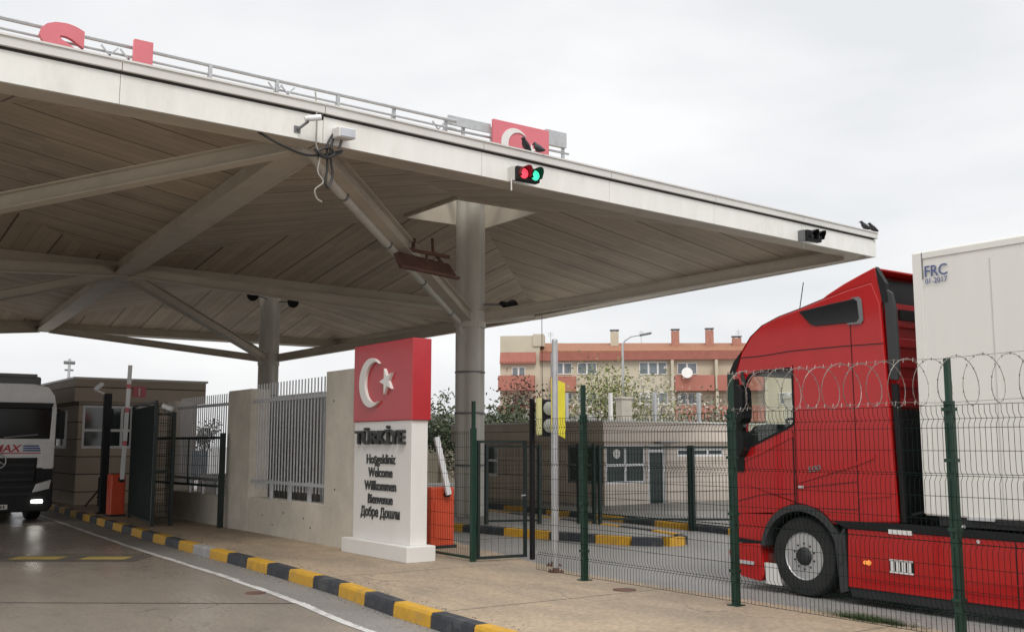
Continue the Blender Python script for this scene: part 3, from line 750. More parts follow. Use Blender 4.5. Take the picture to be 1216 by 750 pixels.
# green sheet gate leaf + cage beside the barrier
g = thing('turnstile_cage', 'tall dark green sheet-steel cage standing beside the orange barrier', 'gate', (6.7, 23.6, .15))
DM = mat('dark_green_sheet', (.010, .022, .019), .55, var=.25)
mb = MB(); mb.bar((6.62, 22.2, 1.45), (7.02, 25.3, 1.45), .04, 2.5); mb.build('side_panel', DM, g)
mb = MB()
for k in range(24): 
    t_ = (k + .5) / 24; mb.bar((6.6 + .4 * t_ - .03, 22.2 + 3.1 * t_, .25), (6.6 + .4 * t_ - .03, 22.2 + 3.1 * t_, 2.68), .02, .02)
mb.build('side_bars', DM, g)
mb = MB(); mesh_wires(mb, (6.66, 22.15), (6.95, 22.17), .22, 2.6, (), .006, .045, .12); mb.build('end_mesh', M_['darkpost'], g)
mb = MB()
for (x, y, z1) in ((6.6, 22.15, 2.75), (6.99, 22.17, 2.55), (7.02, 25.35, 2.75)): mb.box(x - .035, x + .035, y - .035, y + .035, .15, z1)
mb.build('frame', M_['darkpost'], g)
mb = MB(); mb.bar((6.6, 22.15, 2.77), (7.02, 25.35, 2.77), .06, .05); mb.bar((6.64, 22.15, 2.5), (6.96, 22.17, 2.5), .06, .05); mb.bar((6.64, 22.15, 1.3), (6.96, 22.17, 1.3), .05, .05); mb.build('rail', M_['darkpost'], g)
c2 = thing('surveillance_camera', 'small grey dome camera on top of the green cage', 'camera', (6.95, 22.05, 2.6))
mb = MB(); mb.tube([(6.7, 22.05, 2.68), (6.86, 21.9, 2.6)], .055, 12); mb.build('body', M_['whitem'], c2, smooth=True)
mb = MB(); mb.bar((6.74, 22.03, 2.62), (6.74, 22.1, 2.5), .03, .03); mb.build('bracket', M_['grey'], c2)

# ================================================================== ROAD BARRIERS
def barrier(x, y, w, h, lab, boom_dir, grp='road barriers', striped=False, hr=.09):
    t = thing('road_barrier', lab, 'barrier', (x, y, .15), grp)
    mb = MB(); mb.box(x - w / 2, x + w / 2, y - .2, y + .2, .15, .15 + h); mb.build('cabinet', M_['orange'], t, bevel=.03)
    mb = MB(); mb.box(x - w / 2 - .03, x + w / 2 + .03, y - .23, y + .23, .15, .2); mb.build('base', M_['chassis'], t)
    mb = MB(); mb.box(x - w / 2 + .06, x + w / 2 - .06, y - .212, y - .2, .3, h - .1); mb.build('door', M_['orange'], t)
    hub = Vector((x + .05, y - .24, .15 + h - .12)); mb = MB(); mb.lathe([(hr, 0), (hr, .1)], hub + Vector((0, .05, 0)), (0, -1, 0), 14); mb.build('hub', M_['black'], t)
    top = hub + Vector(boom_dir); n = 24; dv = (top - hub) / n
    b = MB()
    mb = MB()
    for i in range(n):
        mb.mi = 1 if (i in (7, 14, 19) and boom_dir[2] > 2) else 0
        mb.bar(hub + dv * i + Vector((0, -.06, 0)), hub + dv * (i + 1) + Vector((0, -.06, 0)), .09, .05, (0, 1, 0))
    mb.build('boom', [M_['whitem'], M_['pinkred']], t)
    return t
barrier(6.86, 26.0, .34, 1.0, 'orange-red barrier with its white boom raised, by the green cage', (.07, 0, 2.75), hr=.07)
barrier(9.18, 14.95, .46, 1.0, 'orange-red barrier cabinet directly behind the welcome sign', (-.22, .05, .95), hr=.045)
# black signal pole beside the barrier
p = thing('camera_pole', 'tall black pole in front of the inspection booth with a camera on top', 'pole', (6.82, 27.0, .15))
mb = MB(); mb.box(6.73, 6.91, 26.93, 27.07, .15, 3.14); mb.box(6.77, 6.95, 26.88, 27.1, 2.3, 2.75); mb.build('pole', M_['black'], p, bevel=.01)
mb = MB(); mb.box(6.68, 6.96, 26.88, 27.12, .15, .2); mb.build('base', M_['black'], p)
c3 = thing('surveillance_camera', 'little white camera on an arm above the black pole by the booth', 'camera', (6.6, 27, 3.2))
mb = MB(); mb.tube([(6.48, 26.9, 3.22), (6.66, 26.95, 3.38)], .06, 12); mb.build('body', M_['whitem'], c3, smooth=True)
mb = MB(); mb.bar((6.55, 26.95, 3.2), (6.75, 27, 3.12), .035, .035); mb.build('bracket', M_['whitem'], c3)
# small black low stand by the booth
t = thing('metal_stand', 'low black metal stand leaning at the foot of the booth wall', 'stand', (7.4, 30.4, .15))
mb = MB(); mb.bar((7.2, 30.4, .15), (7.55, 30.4, .6), .04, .04); mb.bar((7.55, 30.4, .15), (7.55, 30.4, .95), .04, .04); mb.bar((7.85, 30.4, .15), (7.85, 30.4, .9), .03, .03); mb.bar((7.5, 30.4, .4), (7.9, 30.4, .4), .03, .03); mb.build('frame', M_['black'], t)

# ================================================================== WELCOME SIGN
ws = thing('welcome_sign', 'white and red welcome monolith with a white crescent and star', 'sign', (7.85, 14.2, .15))
mb = MB(); mb.box(7.58, 8.07, 13.16, 15.27, .15, .38); mb.build('plinth', M_['white'], ws, bevel=.01)
mb = MB(); mb.box(7.72, 8.0, 13.3, 15.15, .38, 2.22); mb.build('body', M_['white'], ws, bevel=.008)
mb = MB(); mb.box(7.70, 8.03, 13.26, 15.17, 2.22, 3.45); mb.build('red_box', M_['red'], ws, bevel=.012)
SM = lambda y0, z0, x0=7.69: (lambda a, b, t: (x0 - t, y0 - a, z0 + b))
mb = MB(); mb.prism(crescent(0, 0, .39, .32, .125), SM(14.5, 2.83, 7.70), .0, .05); mb.build('crescent', M_['white'], ws, bevel=.006)
mb = MB(); mb.prism(star(0, 0, .21, rot=R(180)), SM(14.0, 2.83, 7.70), .0, .05); mb.build('star', M_['white'], ws, bevel=.006)
text_mb('lettering', 'TÜRKİYE', .29, .025, SM(14.25, 1.87, 7.69), M_['letters'], ws, offset=.008, sx=1.33)
for s_, z, wd in [('Hoşgeldiniz', 1.60, 1.0), ('Welcome', 1.395, 1.0), ('Willkommen', 1.19, 1.0), ('Bienvenue', .985, 1.0), ('Добре Дошли', .78, .95)]:
    text_mb('lettering', s_, .205, .006, SM(14.24, z - .035, 7.712), M_['letters'], ws, offset=.004, sx=.95 * wd)

# ================================================================== GREEN MESH FENCE (x = 8.5)
FXc = 8.5
YP = [10.25, 7.72, 5.15, 2.6, .05]
FOLDS = (.42, 1.0, 1.58, 2.08)
fence = thing('mesh_fence', 'green welded mesh fence running right from the twin grey poles', 'fence', (FXc, 6, .15))
def fence_post(y, top, parent, name='post'):
    mb = MB(); mb.box(FXc - .035, FXc + .035, y - .035, y + .035, .15, 2.24); mb.box(FXc - .025, FXc + .025, y - .022, y + .022, 2.24, top)
    mb.box(FXc - .07, FXc + .07, y - .07, y + .07, .15, .162)
    o = mb.build(name, M_['green'], parent)
    for z in (.5, 1.1, 1.7, 2.15):
        mb = MB(); mb.box(FXc - .05, FXc + .045, y - .045, y + .045, z, z + .03); mb.build('clamp', M_['green'], o)
    return o
for y in YP: fence_post(y, 2.62, fence)
mp_ = [11.2] + YP
for a, b in zip(mp_, mp_[1:]):
    mb = MB(); mesh_wires(mb, (FXc - .045, a), (FXc - .045, b), .2, 2.2, FOLDS, .0027, .05, .2); mb.build('mesh_panel', M_['wire'], fence)
# short panel between the sign and the gate
sf = thing('mesh_fence', 'short dark mesh panel between the welcome sign and the open gate', 'fence', (FXc, 13.7, .15))
mb = MB(); mb.box(FXc - .035, FXc + .035, 12.78, 12.85, .15, 2.1); mb.box(FXc - .022, FXc + .022, 12.79, 12.84, 2.1, 2.5); mb.build('post', M_['green'], sf)
mb = MB(); mesh_wires(mb, (FXc, 14.8), (FXc, 12.85), .22, 2.05, (), .0027, .05, .2); mb.build('mesh_panel', M_['wire'], sf)
mb = MB(); mb.bar((FXc, 14.8, .2), (FXc, 12.85, .2), .03, .03); mb.build('bottom_rail', M_['green'], sf)
gt = thing('pedestrian_gate', 'dark narrow gate leaf standing open beside the two-lamp signal', 'gate', (9.0, 12.7, .15))
mb = MB(); mb.bar((FXc + .06, 12.78, .2), (9.36, 12.66, .2), .04, .04); mb.bar((FXc + .06, 12.78, 1.9), (9.36, 12.66, 1.9), .04, .04); mb.bar((9.34, 12.66, .18), (9.34, 12.66, 1.92), .045, .045); mb.bar((FXc + .07, 12.78, .18), (FXc + .07, 12.78, 1.92), .04, .04); mb.build('frame', M_['darkpost'], gt)
mb = MB(); mesh_wires(mb, (FXc + .07, 12.78), (9.34, 12.66), .22, 1.9, (), .0022, .1, .25); mb.build('mesh', M_['wire'], gt)
mb = MB(); mb.bar((9.3, 12.6, 1.1), (9.2, 12.55, 1.1), .02, .02); mb.build('handle', M_['galv'], gt)

# ---- razor coil on the fence top
rc = MB(); pts = []; y = 7.75; th = 0; pitch = .245; rad = .215
while y > .3:
    jr = rad * (1 + .05 * math.sin(th * .37)); pts.append((FXc + jr * math.sin(th), y, 2.42 + jr * math.cos(th) * 1.0)); th += 2 * PI / 24; y -= pitch / 24
rc.tube(pts, .0034, 4, False)
for i in range(0, len(pts) - 1, 2):    # small barbs
    p = Vector(pts[i]); q_ = Vector(pts[i + 1]); d = (q_ - p).normalized(); n = d.cross(Vector((0, 1, 0))).normalized()
    rc.add([p - d * .012, p + n * .016, p + d * .012, p - n * .016], [(0, 1, 2, 3)])
tag(rc.build('razor_coil', M_['razor']), 'looped razor wire coil lying along the top of the green fence', 'razor wire')
w_ = MB()
for z in (2.235, 2.63):
    P = [(FXc, 7.7 - i * .5, z + (.012 * math.sin(i * 2.1))) for i in range(16)]; w_.tube(P, .003, 4, False)
    for i in range(75):
        y = 7.68 - i * .1; w_.tube([(FXc - .015, y, z - .02), (FXc + .01, y + .01, z + .02)], .0025, 3, False)
tag(w_.build('barbed_wire', M_['razor']), 'two straight barbed strands threaded through the razor coil', 'barbed wire')

# ---- two galvanised poles and boards
def pole(x, y, top, r, lab):
    t = thing('sign_pole', lab, 'pole', (x, y, .15), 'galvanised poles at the end of the fence')
    mb = MB(); mb.tube([(x, y, .15), (x, y, top)], r, 14); mb.lathe([(r, 0), (r * .9, .02), (.002, .03)], (x, y, top), (0, 0, 1), 14); mb.build('pole', M_['galv'], t, smooth=True)
    mb = MB(); mb.lathe([(.11, 0), (.11, .012), (.05, .02), (.045, .06)], (x, y, .15), (0, 0, 1), 16)
    for k in range(4): mb.lathe([(.014, .012), (.014, .035)], (x + .085 * math.cos(k * PI / 2 + .5), y + .085 * math.sin(k * PI / 2 + .5), .15), (0, 0, 1), 6)
    mb.build('base_plate', M_['rust'], t)
pole(8.72, 11.12, 3.28, .042, 'taller front galvanised pole of the two at the fence end')
pole(9.16, 11.72, 3.16, .038, 'shorter rear galvanised pole that carries the yellow board')
yb = thing('yellow_board', 'bright yellow slanted board fixed high on the galvanised pole', 'sign', (9.15, 11.6, 2.4))
mb = MB(); mb.hexa([(9.12, 11.72, 2.05), (9.19, 11.49, 1.94), (9.2, 11.495, 1.94), (9.13, 11.725, 2.05), (9.12, 11.72, 2.82), (9.19, 11.49, 2.73), (9.2, 11.495, 2.73), (9.13, 11.725, 2.82)]); mb.build('board', M_['ysign'], yb)
mb = MB()
random.seed(4)
for k in range(9):
    z = 2.1 + k * .075; mb.bar((9.135, 11.7 - .03 * (k % 2), z), (9.185, 11.53, z - .02 + .01 * (k % 3)), .006, .028)
mb.build('worn_writing', mat('board_writing', (.62, .53, .07), .6), yb)
ps = thing('pedestrian_signal', 'black post with two round grey lamp backs and a pale yellow strip', 'traffic light', (9.45, 12.45, .15))
mb = MB(); mb.box(9.35, 9.41, 12.5, 12.56, .15, 2.55); mb.build('post', M_['black'], ps)
mb = MB(); mb.box(9.36, 9.44, 12.36, 12.4, 2.0, 2.56); mb.build('side_strip', M_['ysignp'], ps)
mb = MB(); mb.box(9.46, 9.66, 12.36, 12.5, 1.98, 2.54); mb.build('housing', M_['black'], ps, bevel=.02)
for z in (2.4, 2.14):
    mb = MB(); mb.lathe([(.105, 0), (.1, .03), (.06, .045), (.001, .05)], (9.57, 12.36, z), (-.2, -1, 0), 20); mb.build('lamp_cover', mat('grey_lamp_cover', (.3, .31, .27), .4), ps, smooth=True)

# ---- gates on the island and far platform
def simple_gate(name, P, Q, z0, z1, lab, posts=True, r=.0035, pitch=.07):
    t = thing(name, lab, 'gate' if 'gate' in name else 'fence', ((P[0] + Q[0]) / 2, (P[1] + Q[1]) / 2, .0))
    for pnt in (P, Q):
        mb = MB(); mb.box(pnt[0] - .035, pnt[0] + .035, pnt[1] - .035, pnt[1] + .035, .0, z1 + .04); mb.build('post', M_['darkpost'], t)
    for z in (z0, z1): mb = MB(); mb.bar((*P, z), (*Q, z), .04, .045); mb.build('rail', M_['darkpost'], t)
    mb = MB(); mesh_wires(mb, P, Q, z0, z1, (), r, pitch, .2); mb.build('mesh', M_['wire'], t)
simple_gate('mesh_gate', (12.68, 18.6), (13.75, 18.1), .22, 1.82, 'dark mesh gate on the island beside the thick column')
simple_gate('mesh_fence', (14.8, 17.3), (16.35, 16.1), .25, 1.80, 'dark mesh fence section closing the lane in front of the office door')
simple_gate('mesh_fence', (16.4, 16.05), (19.0, 13.9), .25, 1.80, 'dark mesh fence section in front of the office, partly behind the red truck')
simple_gate('mesh_gate', (14.45, 17.6), (14.7, 17.38), .22, 1.84, 'narrow dark gate leaf folded against the middle fence post')

# ================================================================== BOOTH (left) 
bo = thing('inspection_booth', 'brown clad flat-roofed inspection booth with white windows, number one sign', 'booth', (9, 33, .0))
def clad_wall(mb, P, Q, z0, z1, holes=()):
    # wall panel in plan from P to Q with rectangular holes (s0,s1,z0,z1); uv in metres
    P, Q = Vector(P), Vector(Q); ln = (Q - P).length; d = (Q - P) / ln; n = Vector((-d.y, d.x)) * .12
    xs = sorted({0, ln, *[h[0] for h in holes], *[h[1] for h in holes]}); zs = sorted({z0, z1, *[h[2] for h in holes], *[h[3] for h in holes]})
    for a, b in zip(xs, xs[1:]):
        for c, e in zip(zs, zs[1:]):
            if any(h[0] <= (a + b) / 2 <= h[1] and h[2] <= (c + e) / 2 <= h[3] for h in holes): continue
            p, q = P + d * a, P + d * b
            mb.add([(p.x, p.y, c), (q.x, q.y, c), (q.x, q.y, e), (p.x, p.y, e)], [(0, 1, 2, 3)], [[(a, c), (b, c), (b, e), (a, e)]])
    for h in holes:   # reveals
        p, q = P + d * h[0], P + d * h[1]; p2, q2 = p + n, q + n
        mb.add([(p.x, p.y, h[2]), (q.x, q.y, h[2]), (q.x, q.y, h[3]), (p.x, p.y, h[3]), (p2.x, p2.y, h[2]), (q2.x, q2.y, h[2]), (q2.x, q2.y, h[3]), (p2.x, p2.y, h[3])],
               [(0, 1, 5, 4), (1, 2, 6, 5), (2, 3, 7, 6), (3, 0, 4, 7)], [[(0, .1)] * 4] * 4)
    return mb
def window(P, Q, s0, s1, z0, z1, parent, bars=(), hbars=(), fm=None, gm=None, depth=.06, fw=.075, name='window'):
    P, Q = Vector(P), Vector(Q); d = (Q - P).normalized(); n = Vector((-d.y, d.x)); a = P + d * s0 + n * depth; b = P + d * s1 + n * depth
    mb = MB()
    up = (n.x, n.y, 0)
    for z in (z0 + fw / 2, z1 - fw / 2): mb.bar((*a, z), (*b, z), .05, fw)
    for p in (a + d * fw / 2, b - d * fw / 2): mb.bar((*p, z0 + fw), (*p, z1 - fw), fw, .046, up)
    for s in bars: p = a + (b - a) * s; mb.bar((*p, z0 + fw), (*p, z1 - fw), fw, .044, up)
    for h in hbars: z = z0 + (z1 - z0) * h; mb.bar((*a, z), (*b, z), .042, fw)
    f = mb.build(name, fm or M_['whitem'], parent)
    mb = MB(); a2, b2 = a + n * .012, b + n * .012
    mb.add([(*a2, z0), (*b2, z0), (*b2, z1), (*a2, z1)], [(0, 1, 2, 3)]); mb.build('pane', gm or M_['glassdk'], f)
    return f
A, B, D_ = (7.15, 31.45), (10.6, 31.45), (7.15, 38)
mb = MB(); clad_wall(mb, A, B, 0, 3.1, [(.12, 1.55, 1.75, 3.0), (1.7, 2.3, 1.75, 3.0)]); clad_wall(mb, D_, A, 0, 3.1, [(3.2, 5.2, 1.75, 2.9)])
clad_wall(mb, B, (10.6, 38), 0, 3.1); clad_wall(mb, (10.6, 38), D_, 0, 3.1); mb.build('wall', M_['cladl'], bo)
window(A, B, .12, 1.55, 1.75, 3.0, bo, (.78,), (.42,)); window(A, B, 1.7, 2.3, 1.75, 3.0, bo, (), (.42,)); window(D_, A, 3.2, 5.2, 1.75, 2.9, bo, (.5,))
mb = MB()
for P, Q in (((6.98, 31.28), (10.8, 31.28)), ((6.98, 38.2), (6.98, 31.28)), ((10.8, 31.28), (10.8, 38.2)), ((10.8, 38.2), (6.98, 38.2))): clad_wall(mb, P, Q, 3.1, 3.74)
mb.add([(6.98, 31.28, 3.1), (10.8, 31.28, 3.1), (10.8, 38.2, 3.1), (6.98, 38.2, 3.1)], [(3, 2, 1, 0)], [[(0, .1)] * 4])
mb.build('parapet', M_['cladl'], bo)
mb = MB(); mb.box(6.93, 10.85, 31.23, 38.25, 3.74, 3.80); mb.build('roof', M_['cap'], bo)
mb = MB(); mb.box(8.6, 8.97, 31.25, 31.278, 3.26, 3.58); mb.build('number_plate', M_['pinkred'], bo)
text_mb('number', '1', .3, .004, lambda a, b, t: (8.785 + a, 31.245 - t, 3.31 + b), M_['white'], bo, offset=.008)
# computer monitor silhouettes behind the booth glass
# ================================================================== OFFICE (right, behind the fences)
of = thing('office_building', 'low flat-roofed beige office with a corner window and glazed door', 'building', (22, 25, 0))
OA, OB, OD = (19.25, 22.3), (30.5, 22.3), (19.25, 30.0)
mb = MB(); hol = [(.06, 1.62, .74, 1.85), (1.7, 2.42, .06, 1.86), (2.9, 4.95, 1.5, 1.76)]
clad_wall(mb, OA, OB, 0, 1.95, hol); clad_wall(mb, OB, (30.5, 30), 0, 1.95); clad_wall(mb, (30.5, 30), OD, 0, 1.95)
mb.build('wall', M_['cladp'], of)
mb = MB(); clad_wall(mb, OD, OA, 0, 1.95, [(1.7, 2.4, .85, 1.85), (6.0, 7.64, .74, 1.85)]); mb.build('wall', M_['cladd'], of)
window(OA, OB, .06, 1.62, .74, 1.85, of, (.5,), (.48,)); window(OA, OB, 1.7, 2.42, .06, 1.86, of, (), (.9,), name='door', fw=.09); window(OA, OB, 2.9, 4.95, 1.5, 1.76, of, (.33, .66), ())
window(OD, OA, 1.7, 2.4, .85, 1.85, of, (), (.5,)); window(OD, OA, 6.0, 7.64, .74, 1.85, of, (), (.48,), fm=M_['grey'])
mb = MB()
clad_wall(mb, (19.1, 22.15), (30.7, 22.15), 1.95, 2.5); clad_wall(mb, (30.7, 22.15), (30.7, 30.2), 1.95, 2.5)
mb.add([(19.1, 22.15, 1.95), (30.7, 22.15, 1.95), (30.7, 30.2, 1.95), (19.1, 30.2, 1.95)], [(3, 2, 1, 0)], [[(0, .1)] * 4]); mb.build('parapet', M_['cladp'], of)
mb = MB(); clad_wall(mb, (19.1, 30.2), (19.1, 22.15), 1.95, 2.5); mb.build('parapet', M_['cladd'], of)
mb = MB(); mb.box(19.05, 30.75, 22.1, 30.25, 2.5, 2.55); mb.build('roof', M_['cap'], of)
mb = MB(); mb.lathe([(.14, 0), (.14, .004)], (19.78, 22.365, 1.6), (0, -1, 0), 20); mb.build('round_sticker', M_['white'], of)
mb = MB(); mb.box(21.2, 21.9, 22.02, 22.3, 1.9, 1.945); mb.build('door_canopy', M_['grey'], of)

# grey shed behind the grille, board and clutter
gs = thing('grey_cabin', 'grey ribbed cabin seen through the steel grille', 'cabin', (12.0, 26, 0))
mb = MB(); mb.box(10.4, 11.7, 22.0, 27.2, 0.0, 3.0)
mb.build('wall', M_['greypanel'], gs)
mb = MB()
for i in range(17): mb.box(10.37, 10.4, 22.02 + i * .3, 22.1 + i * .3, .1, 2.98)
mb.build('ribs', M_['greypanel'], gs)
mb = MB(); mb.box(10.3, 11.8, 21.9, 27.3, 3.0, 3.08); mb.build('roof', M_['cap'], gs)
t = thing('info_board', 'light blue board on legs behind the second grille', 'sign', (9.4, 27.8, .15))
mb = MB(); mb.box(9.0, 9.8, 28, 28.04, .9, 1.7); mb.build('board', M_['blueboard'], t)
mb = MB(); mb.box(9.05, 9.1, 28, 28.04, .15, .9); mb.box(9.7, 9.75, 28, 28.04, .15, .9); mb.build('legs', M_['galv'], t)
t = thing('plastic_barrier', 'white plastic road barrier standing behind the low wall', 'barrier', (9.9, 26.8, 0))
mb = MB(); mb.prism([(-.28, 0), (.28, 0), (.12, .55), (.1, .95), (-.1, .95), (-.12, .55)], lambda a, b, tt: (tt, 26.8 + a, .15 + b), 9.15, 9.95); mb.build('block', M_['white'], t, bevel=.02)

# pale ribbed screen seen between sign and column
t = thing('boundary_wall', 'pale boundary wall with dark top band seen past the column', 'wall', (27, 43, 0))
mb = MB(); mb.bar((24, 46, 1.0), (34, 40, 1.0), .2, 2.0); mb.build('wall', M_['cream'], t)
mb = MB(); mb.bar((24, 46, 2.0), (34, 40, 2.0), .3, .12); mb.build('coping', M_['cladd'], t)
mb = MB(); mb.bar((24, 46, 2.75), (34, 40, 2.75), .06, 1.3); mb.build('screen', M_['greypanel'], t)

# ================================================================== RED TRACTOR UNIT
XL = 10.4; XR = 12.9
tr = thing('tractor_unit', 'bright red articulated truck cab with red side fairing behind the fence', 'truck', (11.65, 8, 0))
RED = M_['truckred']
def SX(x0): return lambda a, b, t: (x0 + t, a, b)
arch = [(8.36 + .62 * math.cos(a), .50 + .62 * math.sin(a)) for a in [R(38) + (R(170) - R(38)) * i / 14 for i in range(15)]]
# arch points go from the rear-side (y smaller)?  cos positive => larger y (front); reorder front->rear
archF = [(8.36 + .62 * math.cos(R(11) + R(128) * i / 16), .5 + .62 * math.sin(R(11) + R(128) * i / 16)) for i in range(17)]
front = [(9.42, .64), (9.50, .95), (9.52, 1.4), (9.50, 1.9), (9.44, 2.4), (9.34, 2.83), (9.24, 3.08), (9.08, 3.27), (8.88, 3.40), (8.6, 3.49), (8.25, 3.56), (7.9, 3.64), (7.55, 3.71), (7.2, 3.76)]
rear = [(7.10, 3.5), (7.06, 2.6), (7.0, .97), (7.5, .93)]
outline = front + rear + archF[::-1]
hole = [(9.16, 2.66), (9.10, 2.74), (8.95, 2.775), (8.47, 2.79), (8.42, 2.75), (8.42, 2.14), (8.46, 2.10), (8.9, 1.93), (9.17, 1.83), (9.2, 1.87)]
def cabside(x0, th, nm):
    mb = MB(); mb.prism(outline, SX(x0), 0, th, [hole]); return mb.build(nm, RED, tr, bevel=.025)
cabside(XL, .06, 'side_panel'); cabside(XR - .06, .06, 'side_panel')
# roof and front skin: profile strips across the cab
mb = MB(); n = len(front)
NX = [0, .05, .15, .4, 1.25, 2.1, 2.35, 2.45, 2.5]
for i, (y, z) in enumerate(front):
    for dx in NX:
        e = min(dx, 2.5 - dx); crown = .10 * (1 - math.exp(-e / .25))
        yy_, zz_ = y, z
        if i <= 5: yy_ += crown * 1.2
        elif i <= 9: yy_ += crown * .7; zz_ += crown * .5
        else: zz_ += crown * .8
        mb.v.append((XL + dx, yy_, zz_))
w_n = len(NX)
GF = []
for i in range(n - 1):
    for k in range(w_n - 1):
        if 2 <= i <= 4 and 1 <= k <= 6: continue      # windscreen opening
        mb.f.append((i * w_n + k, i * w_n + k + 1, (i + 1) * w_n + k + 1, (i + 1) * w_n + k)); mb.m.append(0)
V0 = list(mb.v)
mb.build('cab_skin', RED, tr, smooth=True)
g = MB(); 
for i in range(2, 5):
    for k in range(1, 7): g.add([V0[i * w_n + k], V0[i * w_n + k + 1], V0[(i + 1) * w_n + k + 1], V0[(i + 1) * w_n + k]], [(0, 1, 2, 3)])
g.build('windscreen', M_['glass'], tr)
for x0 in (XL + .03, XR - .03):
    mb = MB(); mb.prism(hole, SX(x0), 0, .006); mb.build('side_window', M_['glass'], tr)
# black window surround
for x0, dr in ((XL, -1), (XR, 1)):
    cy_, cz_ = 8.8, 2.35
    big = [(cy_ + (y - cy_) * 1.07, cz_ + (z - cz_) * 1.08) for y, z in hole]
    mb = MB(); mb.prism(big, SX(x0 + dr * .006 - (.003)), 0, .006, [hole]); mb.build('window_seal', M_['black'], tr)
# A-pillar lower black triangle and mirrors
mb = MB(); mb.prism([(9.2, 1.95), (9.24, 1.5), (9.46, 1.5), (9.49, 2.1), (9.38, 2.72), (9.3, 2.72)], SX(XL - .012), 0, .012); mb.build('pillar_trim', M_['black'], tr)
def mirror(x0, z0, z1, y0, par):
    mb = MB(); mb.prism([(y0 + .09 * math.cos(a) , (z0 + z1) / 2 + (z1 - z0) / 2 * math.copysign(abs(math.sin(a)) ** .6, math.sin(a))) for a in [2 * PI * i / 18 for i in range(18)]], SX(x0), 0, .2)
    m = mb.build('mirror', M_['black'], par, bevel=.03, smooth=False)
    mb = MB(); mb.box(x0 + .02, x0 + .18, y0 - .096, y0 - .088, z0 + .08, z1 - .08); mb.build('mirror_glass', M_['blackgloss'], m)
mirror(10.26, 2.12, 2.64, 9.22, tr); mirror(10.27, 1.7, 2.04, 9.24, tr); mirror(12.95, 2.1, 2.62, 9.32, tr)
mb = MB(); mb.tube([(10.32, 9.12, 2.62), (10.36, 9.2, 2.76), (10.42, 9.24, 2.8)], .025); mb.build('mirror_arm', M_['black'], tr); mb = MB(); mb.tube([(10.32, 9.14, 2.1), (10.36, 9.2, 2.06), (10.42, 9.24, 2.04)], .025); mb.build('mirror_arm', M_['black'], tr)
# interior
mb = MB(); mb.box(10.5, 12.8, 8.75, 9.35, 1.2, 2.0); mb.hexa([(10.55, 8.9, 2.0), (11.4, 8.9, 2.0), (11.4, 9.3, 2.0), (10.55, 9.3, 2.0), (10.6, 9.0, 2.13), (11.3, 9.0, 2.13), (11.3, 9.25, 2.1), (10.6, 9.25, 2.1)]); mb.build('dashboard', M_['steering'], tr, bevel=.03)
mb = MB(); c = Vector((10.98, 8.72, 2.08)); ax = Vector((0, -.55, 1)).normalized(); a_ = ax.orthogonal().normalized(); b_ = ax.cross(a_)
mb.tube([c + (a_ * math.cos(t) + b_ * math.sin(t)) * .235 for t in [2 * PI * i / 24 for i in range(25)]], .018, 8)
for k in range(3): t = R(30 + 120 * k); mb.tube([c - ax * .02, c + (a_ * math.cos(t) + b_ * math.sin(t)) * .235], .014, 6)
mb.tube([c - ax * .02, c - ax * .4], .03, 8); mb.build('steering_wheel', M_['steering'], tr, smooth=True)
mb = MB(); mb.box(10.47, 12.83, 7.12, 9.3, 1.05, 1.12); mb.box(10.47, 12.83, 7.15, 8.0, 1.12, 1.7); mb.build('cab_floor', M_['steering'], tr)
mb = MB(); mb.box(10.7, 11.2, 8.0, 8.32, 1.12, 1.75); mb.hexa([(10.72, 7.98, 1.7), (11.18, 7.98, 1.7), (11.18, 8.12, 1.7), (10.72, 8.12, 1.7), (10.75, 7.85, 2.4), (11.15, 7.85, 2.4), (11.15, 7.95, 2.4), (10.75, 7.95, 2.4)]); mb.build('driver_seat', M_['steering'], tr, bevel=.04)
mb = MB(); mb.box(10.47, 12.83, 9.0, 9.25, 2.78, 3.0); mb.build('sun_blind', M_['steering'], tr)
# rear wall with horizontal ribs, upper edge flap, and black pieces painted as shade
mb = MB(); mb.box(10.47, 12.83, 7.05, 7.1, .97, 3.5)
mb.build('rear_wall', RED, tr)
mb = MB()
for k in range(10): mb.box(10.55, 12.75, 7.005, 7.05, 1.1 + k * .235, 1.21 + k * .235)
mb.build('rear_ribs', RED, tr, bevel=.012)
mb = MB(); mb.box(10.6, 12.7, 6.98, 7.004, 3.3, 3.42); mb.build('rear_wall_strip', M_['black'], tr)
mb = MB(); mb.box(10.5, 12.8, 6.975, 7.0, .98, 2.25); mb.build('lower_rear_shade', M_['black'], tr)  # black sheet paints the shade between cab and trailer
mb = MB(); mb.prism([(7.12, 3.72), (7.05, 3.45), (7.03, 2.6), (6.93, 2.58), (6.9, 2.8), (6.91, 3.4), (6.95, 3.6)], SX(XL + .005), 0, .05); mb.build('side_flap_and_shade', M_['arch'], tr, bevel=.01)
mb = MB(); mb.prism([(7.04, 2.55), (6.98, .98), (6.93, .98), (6.96, 2.55)], SX(XL + .05), 0, .04); mb.build('side_flap_and_shade', M_['black'], tr)  # lower strip is the shadow past the panel edge, painted black
mb = MB(); mb.prism([(9.22, 3.0), (9.34, 2.84), (9.46, 2.78), (9.48, 2.82), (9.4, 2.96), (9.25, 3.1)], SX(XL + .02), 0, 2.46); mb.build('sun_visor', M_['black'], tr, bevel=.01)
